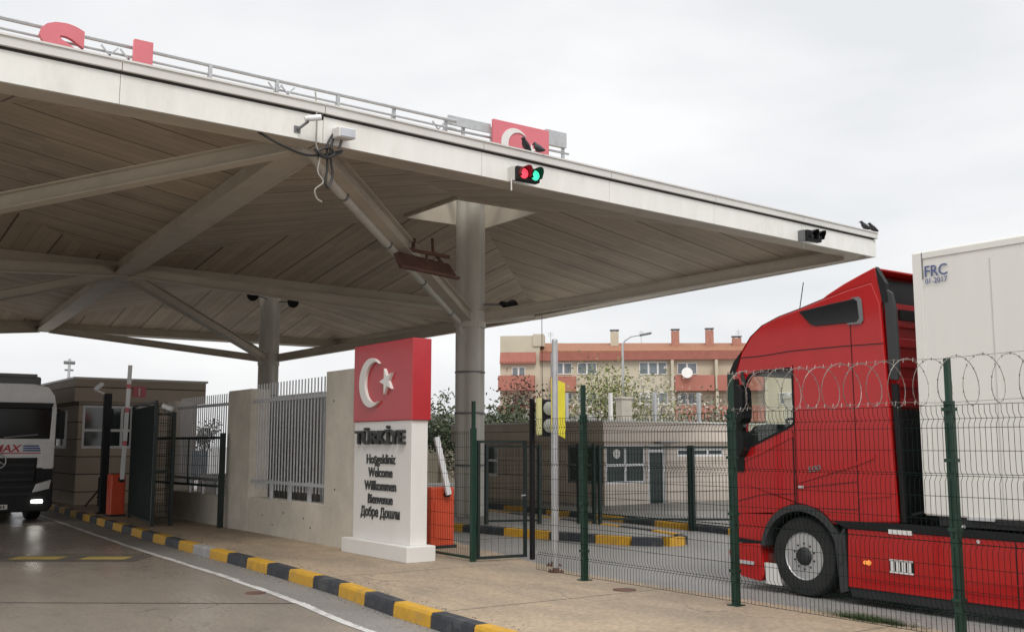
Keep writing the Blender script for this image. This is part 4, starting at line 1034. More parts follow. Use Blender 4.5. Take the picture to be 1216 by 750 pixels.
# roof air deflector
sp = [(8.06, 3.58), (7.85, 3.70), (7.6, 3.80), (7.35, 3.88), (7.17, 3.93), (7.1, 3.80), (7.12, 3.62), (7.5, 3.62)]
mb = MB(); mb.prism([(8.06, 3.56), (7.85, 3.68), (7.6, 3.785), (7.35, 3.87), (7.16, 3.93), (7.06, 3.62), (7.1, 3.45), (8.0, 3.45)], SX(XL + .005), 0, .05); mb.prism([(8.06, 3.56), (7.85, 3.68), (7.6, 3.785), (7.35, 3.87), (7.16, 3.93), (7.06, 3.62), (7.1, 3.45), (8.0, 3.45)], SX(XR - .055), 0, .05)
d = [(8.06, 3.56), (7.85, 3.68), (7.6, 3.785), (7.35, 3.87), (7.16, 3.93)]
for (a, b) in zip(d, d[1:]):
    mb.add([(XL + .055, a[0], a[1]), (XR - .055, a[0], a[1]), (XR - .055, b[0], b[1]), (XL + .055, b[0], b[1]), (XL + .055, a[0], a[1] - .03), (XR - .055, a[0], a[1] - .03), (XR - .055, b[0], b[1] - .03), (XL + .055, b[0], b[1] - .03)], [(0, 1, 2, 3), (7, 6, 5, 4), (0, 4, 5, 1), (2, 6, 7, 3)])
mb.build('roof_deflector', RED, tr, bevel=.015)
mb = MB(); mb.box(10.47, 12.83, 7.25, 7.3, 3.45, 3.84); mb.build('deflector_cavity', M_['black'], tr)
mb = MB(); mb.prism([(7.14, 3.93), (7.02, 3.72), (7.0, 3.5), (7.07, 3.5), (7.12, 3.75)], SX(XL - .003), 0, .07); mb.build('deflector_seal', M_['black'], tr)
# black side vent panel
mb = MB(); mb.prism([(8.27, 3.515), (7.8, 3.56), (7.45, 3.585), (7.4, 3.55), (7.38, 3.34), (7.42, 3.3), (8.02, 3.31), (8.1, 3.34)], SX(XL - .014), 0, .02); v = mb.build('roof_vent', M_['blackgloss'], tr, bevel=.006)
mb = MB(); mb.prism([(7.5, 3.60), (7.38, 3.60), (7.345, 3.56), (7.33, 3.31), (7.36, 3.275), (7.55, 3.28), (7.55, 3.30), (7.42, 3.3), (7.38, 3.34), (7.4, 3.55), (7.45, 3.585)], SX(XL - .02), 0, .014); mb.build('vent_frame', M_['grey'], v)
# panel gaps (thin dark recess strips)
def gap(pts, nm='panel_gap', w=.009, par=tr, x=XL - .003, m=None):
    mb = MB()
    for p, q_ in zip(pts, pts[1:]): mb.bar((x, *p), (x, *q_), .006, w, Vector((0, -(q_[1] - p[1]), q_[0] - p[0])).normalized())
    mb.build(nm, m or M_['black'], par)
gap([(8.40, 2.85), (8.40, .99)]); gap([(7.52, 3.3), (7.50, .97)], w=.006)
gap([(8.43, 2.02), (8.43, 1.0)], w=.014)
gap([(9.26, 3.0), (8.9, 3.0), (8.4, 3.03), (7.6, 3.03), (7.08, 3.02)])
gap([(8.4, 1.32), (7.52, 1.42)], w=.006); gap([(9.45, 1.1), (8.95, 1.22), (8.4, 1.25)], w=.006); gap([(8.4, 1.08), (7.52, 1.1)], w=.006)
# raised waist crease
mb = MB(); mb.prism([(8.38, 1.43), (7.5, 1.66), (7.25, 1.75), (7.25, 1.70), (7.5, 1.61), (8.38, 1.37)], SX(XL - .012), 0, .02); mb.build('waist_crease', RED, tr, bevel=.006)
mb = MB(); mb.prism([(9.44, 1.62), (8.95, 1.78), (8.42, 2.0), (8.42, 1.95), (8.95, 1.73), (9.44, 1.57)], SX(XL - .010), 0, .02); mb.build('waist_crease', RED, tr, bevel=.006)
mb = MB(); mb.prism([(7.5, 1.25), (7.05, 1.30), (7.05, 1.27), (7.5, 1.22)], SX(XL - .008), 0, .02); mb.build('waist_crease', RED, tr, bevel=.004)
text_mb('model_lettering', '500', .1, .002, lambda a, b, t: (XL - .006 - t, 8.12 - a, 1.53 + b + a * .17), M_['grey'], tr, offset=.001, sx=1.3)
mb = MB(); mb.box(XL - .014, XL, 8.29, 8.37, 1.32, 1.35); mb.build('door_handle', M_['silver'], tr, bevel=.004)
mb = MB(); mb.box(XL - .01, XL, 7.15, 7.4, 2.9, 2.905); 
# wheel arch trim, liner
tri = [(8.36 + .62 * math.cos(a), .5 + .62 * math.sin(a)) for a in [R(8) + R(175) * i / 20 for i in range(21)]]
tro = [(8.36 + .56 * math.cos(a), .5 + .54 * math.sin(a)) for a in [R(8) + R(175) * i / 20 for i in range(21)]]
mb = MB(); mb.prism(tri + tro[::-1], SX(XL - .03), 0, .3); mb.build('wheel_arch', M_['arch'], tr)
mb = MB(); mb.prism([(8.9, .98), (7.8, .98), (7.72, .2), (7.82, .2), (7.86, .7), (8.1, 1.0), (8.7, 1.0)], SX(XL + .28), 0, .9); mb.build('arch_liner', M_['black'], tr)
mb = MB(); mb.prism([(7.86, .7), (7.72, .88), (7.70, .15), (7.80, .12)], SX(XL - .01), 0, .35); mb.build('rear_mudguard', M_['arch'], tr)
# front bumper
mb = MB(); mb.prism([(8.98, .2), (9.02, .12), (9.35, .16), (9.52, .3), (9.56, .45), (9.52, .57), (9.0, .60)], SX(XL - .005), 0, 2.51); mb.build('bumper', RED, tr, bevel=.03)
mb = MB(); mb.prism([(8.97, .585), (9.5, .585), (9.46, .66), (8.97, .66)], SX(XL + .01), 0, 2.48); mb.build('bumper_gap', M_['black'], tr)
mb = MB(); mb.prism([(9.5, .32), (9.12, .32), (9.1, .36), (9.5, .37)], SX(XL - .016), 0, .03); mb.build('light_strip', M_['silver'], tr)
mb = MB(); mb.prism([(8.97, .36), (8.78, .36), (8.72, .1), (8.95, .1)], SX(XL + .02), 0, .05); mb.build('mud_flap', M_['white'], tr)
# side fairing
mb = MB(); mb.prism([(7.68, .87), (7.70, .2), (3.6, .2), (3.6, .87)], SX(XL), 0, .05); fr = mb.build('side_fairing', RED, tr, bevel=.012)
mb = MB(); mb.prism([(7.9, .955), (7.68, .875), (3.6, .875), (3.6, .93), (7.1, .97)], SX(XL - .01), 0, .08); mb.build('top_rail', M_['black'], fr)
mb = MB(); mb.prism([(7.69, .195), (7.66, .09), (3.6, .09), (3.6, .195)], SX(XL + .015), 0, .05); mb.build('bottom_skirt', M_['chassis'], fr)
gap([(7.58, .62), (7.45, .43), (3.7, .43)], nm='fairing_crease', w=.012, par=fr, m=M_['truckred'], x=XL - .006)
gap([(7.5, .3), (3.7, .3)], nm='fairing_crease', w=.008, par=fr, m=M_['truckred'], x=XL - .004); gap([(5.65, .86), (5.65, .21)], par=fr)
mb = MB(); mb.lathe([(.025, 0), (.022, .012)], (XL - .001, 7.45, .5), (-1, 0, 0), 12); mb.lathe([(.03, 0), (.026, .012)], (XL - .001, 7.40, .5), (-1, 0, 0), 12); mb.build('side_marker', M_['amber'], fr)
mb = MB(); mb.lathe([(.02, 0), (.02, .012)], (XL - .001, 6.05, .84), (-1, 0, 0), 12); mb.build('side_marker', M_['silver'], fr)
for z0, z1, nb in ((.43, .56, 4), (.85, .90, 3)):
    mb = MB(); mb.box(XL - .012, XL + .01, 6.82, 7.12, z0, z1); f = mb.build('step_opening', M_['black'] if z0 < .5 else M_['white'], fr)
    if z0 < .5:
        mb = MB()
        for k in range(4): mb.box(XL - .02, XL - .012, 6.85 + k * .07, 6.895 + k * .07, z0 + .012, z1 - .012)
        mb.box(XL - .02, XL - .012, 6.82, 7.12, z0 - .01, z0 + .008); mb.box(XL - .02, XL - .012, 6.82, 7.12, z1 - .008, z1 + .01); mb.build('step_grating', M_['white'], f)
# chassis behind
mb = MB(); mb.box(10.9, 12.4, 2.5, 9.2, .45, .92); mb.box(10.55, 12.75, 5.2, 6.9, .3, .85); mb.build('chassis', M_['chassis'], tr)
mb = MB(); mb.tube([(10.6, 6.95, 1.05), (10.75, 6.8, 1.1), (11.4, 6.75, 1.15)], .03); mb.tube([(11.0, 6.98, 1.6), (11.1, 6.8, 1.2), (11.3, 6.7, 1.0)], .02); mb.build('air_hose', M_['black'], tr)
# wheels
def wheel(x, y, out, par, rad=.49, w=.3, nm='wheel'):
    e = Vector((-out, 0, 0)); c = Vector((x, y, rad))
    mb = MB(); mb.lathe([(.29, 0), (.31, .0), (.40, -.012), (.46, .0), (.48, .03), (.49, .06), (.49, w - .06), (.48, w - .03), (.46, w), (.3, w), (.29, 0)], c, (out * 1.0, 0, 0), 48, False); ty = mb.build(nm, M_['tyre'], par, smooth=True)
    mb = MB(); mb.lathe([(.295, .012), (.285, .0), (.275, .01), (.268, .06), (.25, .05), (.215, .028), (.15, .03), (.12, .045)], c, (out, 0, 0), 40); ri = mb.build('rim', M_['rim'], ty, smooth=True)
    mb = MB(); mb.lathe([(.118, .04), (.108, -.01), (.085, -.03), (.04, -.035), (.001, -.036)], c, (out, 0, 0), 24); mb.build('hub', M_['chassis'], ri, smooth=True)
    mb = MB()
    for k in range(10):
        a = 2 * PI * k / 10; mb.lathe([(.036, 0), (.034, -.003)], c + Vector((out * .029, .215 * math.cos(a), .215 * math.sin(a))), (out, 0, 0), 12)
    mb.build('hand_holes', M_['black'], ri)
    mb = MB()
    for k in range(10):
        a = 2 * PI * (k + .5) / 10; mb.lathe([(.014, .01), (.014, -.02), (.006, -.028)], c + Vector((out * .028, .155 * math.cos(a), .155 * math.sin(a))), (out, 0, 0), 8)
    mb.build('wheel_nuts', M_['chassis'], ri)
wheel(XL + .04, 8.36, 1, tr); wheel(XR - .04, 8.36, -1, tr); wheel(XL + .1, 4.3, 1, tr); wheel(XR - .1, 4.3, -1, tr)
mb = MB(); mb.tube([(10.7, 8.5, 3.58), (10.62, 8.36, 3.92)], .006); mb.build('aerial', M_['black'], tr)

# ---- trailer
tl = thing('semi_trailer', 'tall plain white box trailer coupled behind the red cab', 'trailer', (11.68, -1, 0))
mb = MB(); mb.box(XL, 12.95, -7, 6.66, 1.08, 4.02); bd = mb.build('body', M_['trailer'], tl, bevel=.02)
mb = MB(); mb.box(XL - .012, XL - .002, 6.54, 6.655, 1.1, 4.0); mb.build('corner_post', M_['trailer'], bd, bevel=.004)
mb = MB(); mb.box(XL - .012, XL - .002, -7, 6.53, 3.93, 4.0); mb.build('top_rail', M_['trailer'], bd, bevel=.004)
mb = MB()
for y in (5.75, 4.4, 3.05, 1.7): mb.box(XL - .004, XL - .001, y - .006, y + .006, 1.12, 3.83)
mb.build('panel_joint', mat('joint_grey', (.55, .54, .52), .6), bd)
mb = MB(); mb.box(XL - .013, XL - .004, 6.53, 6.54, 3.70, 4.0); mb.build('edge_mark', M_['grey'], bd)
mb = MB(); mb.box(XL + .02, 12.93, -7, 6.5, .98, 1.08); mb.box(XL - .01, XL + .04, 4.6, 5.85, 1.03, 1.075); mb.build('underframe', M_['chassis'], tl)
mb = MB(); mb.box(XL - .02, XL + .02, 5.85, 6.15, 1.06, 1.09); mb.build('lower_hinge', M_['silver'], tl)
mb = MB()
for y in (5.9, 4.1, 2.3): mb.tube([(XL - .01, y + .35, .97), (XL - .01, y + .29, .99)], .018)
mb.build('clips', M_['silver'], tl)
text_mb('lettering', 'FRC', .175, .002, lambda a, b, t: (XL - .016 - t, 6.37 - a, 3.72 + b + a * .0), M_['navy'], tl, offset=.001, sx=.92)
text_mb('lettering', '01-2017', .085, .002, lambda a, b, t: (XL - .016 - t, 6.37 - a, 3.64 + b), M_['navy'], tl, offset=.0, sx=.95)
for y in (-3.2, -4.5, -5.8):
    wheel(XL + .1, y, 1, tl); wheel(12.85, y, -1, tl)
mb = MB(); mb.box(10.8, 10.95, 2.2, 2.4, .15, 1.0); mb.box(12.4, 12.55, 2.2, 2.4, .15, 1.0); mb.build('landing_gear', M_['chassis'], tl)

# ================================================================== WHITE TRUCK IN THE LEFT LANE
TX0, TX1, TY = 3.13, 5.63, 27.0
wt = thing('lorry', 'dusty white lorry with a black grille facing us in the left lane', 'truck', (4.38, 31, 0))
mx_ = (TX0 + TX1) / 2
# cab shell (front face outline in x,z, bevelled)
def FYm(y0): return lambda a, b, t: (mx_ + a, y0 + t, b)
hw = 1.25
shell = [(-hw, .95), (-hw, 2.75), (-hw + .06, 3.05), (-hw + .2, 3.25), (-.7, 3.32), (.7, 3.32), (hw - .2, 3.25), (hw - .06, 3.05), (hw, 2.75), (hw, .95)]
wsn = [(-hw + .12, 2.0), (-hw + .1, 2.72), (-hw + .2, 2.83), (hw - .2, 2.83), (hw - .1, 2.72), (hw - .12, 2.0)]
CW = mat('lorry_white', (.74, .74, .74), .35, var=.06, dirt=.2, coat=.3)
shell[0] = (-hw, 1.3); shell[-1] = (hw, 1.3)
mb = MB(); mb.prism(shell, FYm(TY), 0, .05, [wsn]); mb.build('front_panel', CW, wt, bevel=.015)
mb = MB(); mb.box(TX0 + .01, TX1 - .01, TY + .02, TY + 2.1, .95, 1.3); mb.build('lower_cab', M_['black'], wt)
mb = MB(); mb.prism(shell, FYm(TY + .05), 0, 2.1); mb.build('cab', CW, wt, bevel=.04)
mb = MB(); mb.prism(wsn, FYm(TY + .03), 0, .015); mb.build('windscreen', M_['wsdark'], wt)
mb = MB(); mb.prism([(-hw + .1, 2.86), (hw - .1, 2.86), (hw - .15, 2.72), (-hw + .15, 2.72)], FYm(TY - .16), 0, .12); mb.build('sun_visor', M_['black'], wt, bevel=.01)
mb = MB()
for s in (-1, 1): mb.bar((mx_ + s * .1, TY + .0, 2.03), (mx_ + s * .85, TY + .0, 2.10), .02, .03)
mb.build('wiper', M_['grey'], wt)
mb = MB(); mb.box(mx_ - .3, mx_ + .3, TY - .005, TY + .01, 2.72, 2.8); mb.build('windscreen_plate', M_['grey'], wt)
mb = MB(); mb.prism([(-.88, 1.55), (.88, 1.55), (.82, .55), (-.82, .55)], FYm(TY - .02), 0, .07); gr = mb.build('grille', M_['black'], wt, bevel=.03)
mb = MB()
for k in range(5): mb.box(mx_ - .8, mx_ + .8, TY - .045, TY - .02, .66 + k * .17, .72 + k * .17)
mb.build('slats', M_['chassis'], gr)
mb = MB(); mb.prism([(-hw, .98), (hw, .98), (hw, .4), (hw - .1, .26), (-hw + .1, .26), (-hw, .4)], FYm(TY - .04), .0, .5); mb.build('bumper', mat('dark_bumper', (.012, .012, .013), .5, spec=.3), wt, bevel=.03)
# badge: ring with three spokes
mb = MB(); cz_ = 1.47; rr_ = .17
mb.tube([(mx_ + rr_ * math.cos(t), TY - .06, cz_ + rr_ * math.sin(t)) for t in [2 * PI * i / 28 for i in range(29)]], .014, 8)
for k in range(3):
    a = PI / 2 + k * 2 * PI / 3; p = Vector((mx_, TY - .06, cz_)); q_ = p + Vector((rr_ * math.cos(a), 0, rr_ * math.sin(a))); mb.tube([p, q_], [.03, .006], 6)
mb.build('badge', M_['silver'], wt, smooth=True)
text_mb('lettering', 'TMAX', .24, .004, lambda a, b, t: (mx_ + .08 + a + b * .25, TY - .006 - t, 1.69 + b), M_['logored'], wt, offset=.006, sx=1.15)
mb = MB(); 
for k in range(3): mb.prism([(.52, 1.7 + k * .055), (.98 - k * .05, 1.7 + k * .055), (1.0 - k * .05, 1.735 + k * .055), (.55, 1.735 + k * .055)], FYm(TY - .01), 0, .008)
mb.build('logo_stripes', M_['logoblue'], wt)
mb = MB(); mb.box(mx_ - .9, mx_ + .95, TY - .012, TY - .002, 1.645, 1.67); mb.build('logo_underline', M_['logored'], wt)
for s in (-1, 1):
    mb = MB(); mb.prism([(s * .78, .72), (s * 1.16, .80), (s * 1.2, 1.02), (s * .86, .92)], FYm(TY - .07), 0, .05); mb.build('headlight', M_['lens'], wt, bevel=.01)
    mb = MB(); mb.box(mx_ + s * .78, mx_ + s * 1.02, TY - .065, TY - .04, .47, .54); mb.build('fog_lamp', M_['lamp'], wt)
    mb = MB(); mb.prism([(s * .9, 1.9), (s * 1.22, 1.9), (s * 1.22, 1.28), (s * 1.0, 1.28)], FYm(TY - .03), 0, .03); mb.build('corner_panel', CW, wt, bevel=.01)
    mb = MB(); mb.box(mx_ + s * 1.33, mx_ + s * 1.5, TY + .2, TY + .35, 2.0, 2.7); mb.bar((mx_ + s * 1.2, TY + .3, 2.72), (mx_ + s * 1.4, TY + .28, 2.72), .04, .04); mb.build('mirror', M_['black'], wt, bevel=.03)
mb = MB(); mb.box(mx_ - .26, mx_ + .26, TY - .055, TY - .04, .34, .45); pl_ = mb.build('number_plate', M_['white'], wt)
mb = MB()
for k in range(7): mb.box(mx_ - .2 + k * .06, mx_ - .165 + k * .06, TY - .06, TY - .055, .365, .425)
mb.build('plate_characters', M_['letters'], pl_)
mb = MB(); mb.box(mx_ - 1.22, mx_ + 1.06, TY + 1.0, TY + 2.1, 3.3, 3.56); mb.build('roof_deflector', M_['grey'], wt, bevel=.05)
mb = MB(); mb.box(TX0, TX1, TY + 2.5, TY + 15, 1.1, 3.72); mb.build('cargo_box', mat('tarpaulin_grey', (.3, .3, .3), .6, dirt=.3), wt, bevel=.02)
mb = MB(); mb.box(TX0 + .3, TX1 - .3, TY + .5, TY + 15, .5, 1.1); mb.build('chassis', M_['chassis'], wt)
for s, x in ((1, TX0 + .05), (-1, TX1 - .05)):
    for y in (TY + 1.3, TY + 5, TY + 11): wheel(x, y, s, wt)

# ================================================================== APARTMENT BLOCK, 105 m away
ap = thing('apartment_building', 'far cream and salmon apartment block with brown tiled roof and chimneys', 'building', (70, 78, 0))
O = Vector((60.3, 86.0)); U = Vector((18.5, -16.6)).normalized(); NV = Vector((-U.y, U.x)) * -1
if NV.dot(-O) < 0: NV = -NV        # NV points at the camera
def AP(s, d, z): p = O + U * s + NV * d; return (p.x, p.y, z)
def abox(mb, s0, s1, d0, d1, z0, z1): mb.hexa([AP(s0, d1, z0), AP(s1, d1, z0), AP(s1, d0, z0), AP(s0, d0, z0), AP(s0, d1, z1), AP(s1, d1, z1), AP(s1, d0, z1), AP(s0, d0, z1)])
mb = MB(); abox(mb, 0, 4.1, -9, 0, 0, 13.0); abox(mb, 3.4, 4.5, -2, .15, 11.9, 13.15); mb.build('wall', M_['cream'], ap)
mb = MB(); abox(mb, 4.1, 40, -9, -.2, 0, 10.5); mb.build('wall', M_['cream'], ap)
mb = MB()      # main roof slope and eaves
for (d0, z0, d1, z1) in ((-3.2, 12.4, .1, 11.25),):
    mb.hexa([AP(4.1, .1, 11.25), AP(40, .1, 11.0), AP(40, -3.4, 11.0), AP(4.1, -3.4, 11.25), AP(4.1, .1, 11.4), AP(40, .1, 11.2), AP(40, -3.4, 12.2), AP(4.1, -3.4, 12.55)])
rf = mb.build('roof', M_['rooftile'], ap)
mb = MB(); abox(mb, 4.1, 40, -8, .35, 10.38, 11.2); mb.build('eaves_band', M_['tilered'], ap)
mb = MB(); mb.hexa([AP(0, .5, 10.1), AP(3.7, .5, 10.1), AP(3.7, .02, 10.1), AP(0, .02, 10.1), AP(0, .5, 10.3), AP(3.7, .5, 10.3), AP(3.7, .02, 11.3), AP(0, .02, 11.3)]); mb.build('tiled_skirt', M_['tilered'], ap)
for (s, w, h, m) in ((11.3, .85, 1.2, 'cream'), (17.6, .8, 1.2, 'brick'), (21.1, .8, 1.25, 'brick'), (23.8, .9, .4, 'brick'), (30, .8, 1.2, 'brick')):
    mb = MB(); abox(mb, s, s + w, -3, -2.2, 11.6, 12.5 + h - .15); ch = mb.build('chimney', M_[m], rf)
    mb = MB(); abox(mb, s - .06, s + w + .06, -3.06, -2.14, 12.5 + h - .02, 12.5 + h + .08); abox(mb, s + .1, s + .2, -2.9, -2.3, 12.5 + h - .15, 12.5 + h - .02); abox(mb, s + w - .2, s + w - .1, -2.9, -2.3, 12.5 + h - .15, 12.5 + h - .02); mb.build('chimney_cap', M_['grey'], ch)
def awin(s0, s1, z0, z1, n, d=.0):
    mb = MB(); abox(mb, s0, s1, d - .02, d + .04, z0, z1); f = mb.build('window', M_['white'], ap)
    mb = MB(); w = (s1 - s0) / n
    for k in range(n): abox(mb, s0 + w * k + .09, s0 + w * (k + 1) - .09, d + .04, d + .05, z0 + .1, z1 - .1)
    mb.build('pane', M_['pane'], f)
for fl in range(3):
    dz = -3.05 * fl
    awin(7.9, 9.9, 9.0 + dz, 10.2 + dz, 2, -.16); awin(14.2, 17.0, 8.9 + dz, 10.2 + dz, 3, -.16); awin(5.6, 7.4, 9.0 + dz, 10.2 + dz, 2, -.16)
    awin(18.0, 20.0, 8.9 + dz, 10.1 + dz, 2, -.16); awin(23.6, 25.2, 8.9 + dz, 10.1 + dz, 2, -.16); awin(28, 31, 8.9 + dz, 10.1 + dz, 3, -.16)
    awin(1.2, 2.6, 8.6 + dz, 9.8 + dz, 2, .02)
    for s0, s1, d in ((5.2, 7.8, .9), (17.7, 21.6, 1.0), (21.9, 26.4, 1.0), (-.1, 3.6, 1.0)):
        mb = MB(); abox(mb, s0, s1, -.1, d, 7.2 + dz + (.15 if s0 < 0 else 0), 8.75 + dz + (.1 if s0 < 0 else 0)); mb.build('balcony', M_['salmon'], ap)
    for s in (17.35, 21.7, 26.5):
        mb = MB(); abox(mb, s, s + .28, -.1, .95, 7.1 + dz, 10.3 + dz) if fl < 3 else None; mb.build('pier', M_['cream'], ap)
mb = MB(); c = AP(18.9, 1.3, 8.95); mb.lathe([(.55, .1), (.5, .03), (.2, -.05), (.001, -.07)], c, (NV.x, NV.y, .25), 20); dsh = mb.build('satellite_dish', M_['white'], ap, smooth=True)
for s in (5.0, 14.5, 24.5):
    mb = MB(); b = Vector(AP(s, -3, 12.4)); mb.tube([b, b + Vector((0, 0, 1.3))], .03, 5)
    for k in range(4): mb.tube([b + Vector((U.x * -.3, U.y * -.3, 1.2 - k * .12)), b + Vector((U.x * .3, U.y * .3, 1.2 - k * .12))], .018, 4)
    mb.build('tv_aerial', M_['galv'], rf)

# ---- tall see-through fence and posts behind the office
tf = thing('tall_fence', 'tall pale wire fence on posts behind the flat office roof', 'fence', (38, 30, 0))
P, Q = Vector((29.2, 36.4)), Vector((44, 26))
for k in range(10):
    p = P.lerp(Q, k / 9); mb = MB(); mb.box(p.x - .07, p.x + .07, p.y - .07, p.y + .07, 0, 4.2); mb.build('post', M_['white'] if k in (1,) else M_['galv'], tf)
mb = MB(); mesh_wires(mb, P, Q, .3, 4.1, (), .006, .3, .9); mb.build('mesh', M_['galv'], tf)
for lab, s in (('wide pale concrete pillar, left of two, rising behind the office roof', (31.7, 35.3, .62)), ('narrower pale pillar, right of two, behind the office roof near the truck', (37.5, 30.4, .5))):
    t = thing('pillar', lab, 'pillar', (s[0], s[1], 0)); w = s[2] / 2
    mb = MB(); mb.box(s[0] - w, s[0] + w, s[1] - .2, s[1] + .2, 0, 3.95); mb.build('shaft', M_['concrete'], t)
    mb = MB(); mb.box(s[0] - w - .06, s[0] + w + .06, s[1] - .26, s[1] + .26, 3.95, 4.05); mb.build('cap', M_['concrete'], t)

# ---- street lamp, mast
def far(px_ang, dist): a = R(35.7) + px_ang; return Vector((math.sin(a) * dist, math.cos(a) * dist))
p = far(math.atan((741 - 608) / 1224), 60)
sl_ = thing('street_lamp', 'slim grey street lamp with a curved arm in front of the apartments', 'street lamp', (p.x, p.y, 0))
rt = Vector((math.cos(R(35.7)), -math.sin(R(35.7)), 0)); b = Vector((p.x, p.y, 0))
mb = MB(); mb.tube([b, b + Vector((0, 0, 7.6)), b + Vector((0, 0, 7.9)) + rt * .12, b + Vector((0, 0, 8.15)) + rt * .5, b + Vector((0, 0, 8.25)) + rt * 1.1], [.09, .06, .05, .045, .04], 8); mb.build('pole', M_['galv'], sl_, smooth=True)
mb = MB(); mb.bar(b + Vector((0, 0, 8.22)) + rt * 1.0, b + Vector((0, 0, 8.36)) + rt * 1.7, .25, .12); mb.build('lamp_head', M_['grey'], sl_, bevel=.03)
p = far(math.atan((77 - 608) / 1224), 75)
ms = thing('lamp_mast', 'thin mast with a small light crown beyond the inspection booth', 'mast', (p.x, p.y, 0))
mb = MB(); mb.tube([(p.x, p.y, 0), (p.x, p.y, 7.6)], .09, 6); mb.build('pole', M_['galv'], ms)
mb = MB(); mb.tube([(p.x - .35, p.y, 7.35), (p.x + .35, p.y, 7.35)], .12, 6); mb.tube([(p.x - .28, p.y, 6.85), (p.x + .28, p.y, 6.85)], .06, 6); mb.build('lights', M_['grey'], ms)
# wire overhead from the canopy to the office
cw = MB(); cw.tube([(21.32, 27.9, 6.28), (21.31, 27.88, 4.4), (21.33, 27.9, 2.54)], .012, 5); tag(cw.build('drop_cable', M_['cable']), 'thin black cable dropping from the canopy rim to the office roof', 'cable')

# ================================================================== VEGETATION
def leafmat(nm, col, var=.35):
    m = mat(nm, col, .7, var=var, scale=1.5); return m
LM = {'green': leafmat('foliage_dark', (.055, .075, .035)), 'light': leafmat('foliage_light', (.22, .24, .08)), 'red': leafmat('foliage_russet', (.13, .055, .04)), 'bloom': leafmat('blossom_pale', (.45, .42, .36)), 'mid': leafmat('foliage_mid', (.12, .14, .07))}
def tree(name, lab, base, h, crown_w, crown_z, n, ls, mats, trunk=.12, seed=0, grp=None, nb=14, airy=.5):
    rnd = random.Random(seed); t = thing(name, lab, 'tree' if 'tree' in name else 'bush', (base[0], base[1], 0), grp)
    b = Vector((base[0], base[1], 0)); mb = MB(); tips = []
    mb.tube([b, b + Vector((.05, .05, crown_z * .6)), b + Vector((0, 0, crown_z))], [trunk, trunk * .8, trunk * .65], 8)
    for k in range(nb):
        a = rnd.uniform(0, 2 * PI); r = crown_w * rnd.uniform(.25, 1.0) * .5; z1 = crown_z + (h - crown_z) * rnd.uniform(.1, 1.0) * (1 - .35 * (r / (crown_w * .5)))
        p0 = b + Vector((0, 0, crown_z * rnd.uniform(.55, 1))); p2 = b + Vector((r * math.cos(a), r * math.sin(a), z1)); p1 = p0.lerp(p2, .5) + Vector((0, 0, -.1 * h * .3))
        mb.tube([p0, p1, p2], [trunk * .45, trunk * .28, trunk * .08], 5); tips += [p2, p1.lerp(p2, .5)]
    mb.build('trunk', M_['bark'], t, smooth=True)
    mb = MB()
    for k in range(n):
        c = rnd.choice(tips); cs = crown_w * .13
        p = c + Vector((rnd.gauss(0, cs), rnd.gauss(0, cs), rnd.gauss(0, cs * .8)))
        if p.z < .1: p.z = abs(p.z) + .1
        d1 = Vector((rnd.gauss(0, 1), rnd.gauss(0, 1), rnd.gauss(0, .8))).normalized(); d2 = d1.orthogonal().normalized(); d2 = Matrix.Rotation(rnd.uniform(0, 6), 3, d1) @ d2
        l = ls * rnd.uniform(.6, 1.3); mb.mi = 0 if rnd.random() < .75 else 1
        mb.add([p, p + d1 * l * .5 + d2 * l * .28, p + d1 * l, p + d1 * l * .5 - d2 * l * .28], [(0, 1, 2, 3)])
    mb.build('crown', [LM[mats[0]], LM[mats[1]]], t)
    return t
def at(px, dist): return far(math.atan((px - 608) / 1224.), dist)
G = 'trees and bushes behind the office'
tree('bush', 'dark green leafy bush left behind the office roof', at(590, 46), 4.2, 3.2, .5, 5000, .19, ('green', 'mid'), .1, 1, G, 20)
tree('bush', 'dark bush with pale flecks beside the pale yellow strip signal', at(622, 48), 4.0, 2.6, .5, 4200, .19, ('mid', 'bloom'), .1, 2, G, 20)
tree('bare_tree', 'russet-leaved tree in front of the left end of the apartments', at(622, 62), 6.2, 3.4, 2.6, 1300, .22, ('red', 'green'), .13, 3, G, 22)
tree('spring_tree', 'sparse yellow-green spring tree before the cream facade', at(722, 60), 6.6, 4.6, 2.2, 4200, .2, ('light', 'mid'), .14, 4, G, 26)
tree('blossom_tree', 'pale blossoming tree right of the yellow-green one', at(775, 58), 5.6, 4.6, 1.5, 4500, .19, ('bloom', 'light'), .12, 5, G, 26)
tree('bush', 'pale green bush behind the twin galvanised poles', at(672, 52), 4.4, 3.6, .5, 3800, .19, ('bloom', 'light'), .1, 6, G, 20)
tree('bush', 'greyish bush behind the tall wire fence near the red truck', at(835, 55), 4.4, 4.0, .5, 4000, .19, ('mid', 'bloom'), .1, 7, G, 20)
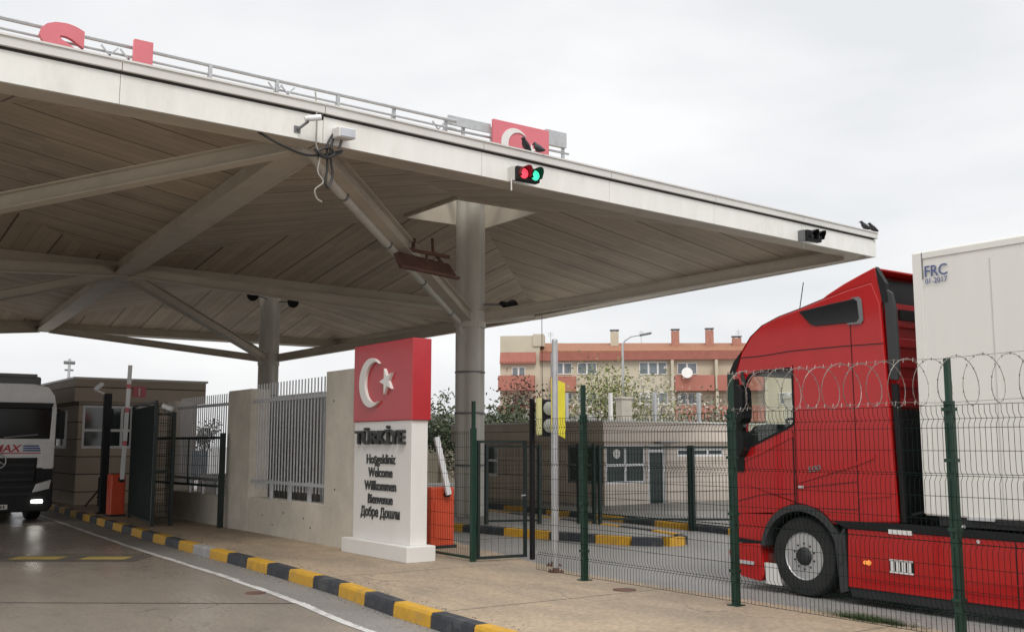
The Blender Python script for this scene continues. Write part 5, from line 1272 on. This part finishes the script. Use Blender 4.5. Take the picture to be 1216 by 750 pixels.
tree('small_tree', 'small dark tree top above the boundary wall between sign and column', at(522, 50), 4.6, 2.2, 1.8, 1800, .19, ('green', 'mid'), .08, 8, G)
tree('small_tree', 'little dark round-headed tree seen through the second grille', at(243, 45), 3.0, 1.3, 2.0, 500, .15, ('green', 'mid'), .06, 9)
tree('bush', 'low dark bush growing by the office fence post', at(546, 40), 3.0, 1.4, .5, 600, .14, ('green', 'mid'), .05, 10, G)
# weeds at the fence foot
rnd = random.Random(5); mb = MB()
for k in range(1600):
    x = rnd.gauss(8.86, .05); y = rnd.gauss(6.3, .24)
    a = rnd.uniform(0, 6.3); l = rnd.uniform(.05, .16); 
    mb.add([(x, y, .15), (x + .01, y + .004, .15), (x + math.cos(a) * l * .6, y + math.sin(a) * l * .6, .15 + l * .5)], [(0, 1, 2)])
tag(mb.build('weeds', leafmat('weed_green', (.06, .10, .03))), 'low green weeds growing along the road edge beyond the fence', 'weeds', kind='stuff')
rnd = random.Random(9); mb = MB()
for k in range(700):
    y = rnd.uniform(3, 26); off = abs(rnd.gauss(0, .07)); side_ = rnd.random() < .7
    x = kx(y) - .015 - off if side_ else kx(y) + .2 + off * 1.5
    z = .004 if side_ else .151; r_ = rnd.uniform(.004, .014)
    mb.add([(x - r_, y - r_, z), (x + r_, y - r_ * .6, z), (x + r_ * .4, y + r_, z), (x, y, z + r_)], [(0, 1, 3), (1, 2, 3), (2, 0, 3)])
tag(mb.build('grit', mat('grit_stone', (.12, .10, .08), .9, var=.4, scale=30)), 'scattered grit and litter crumbs along the painted kerb', 'grit', kind='stuff')
# small fittings in the paving
mc = MB(); mc.lathe([(.14, 0), (.14, .006), (.11, .007)], (8.32, 9.3, .151), (0, 0, 1), 20); tag(mc.build('drain_cover', M_['rust']), 'small round brown drain cover in the pavement by the fence', 'drain cover')
mc = MB(); mc.lathe([(.13, 0), (.13, .006), (.1, .007)], (5.08, 12.6, .0055), (0, 0, 1), 20); tag(mc.build('manhole_cover', M_['rust']), 'small round cover in the gutter beside the white line', 'manhole cover')
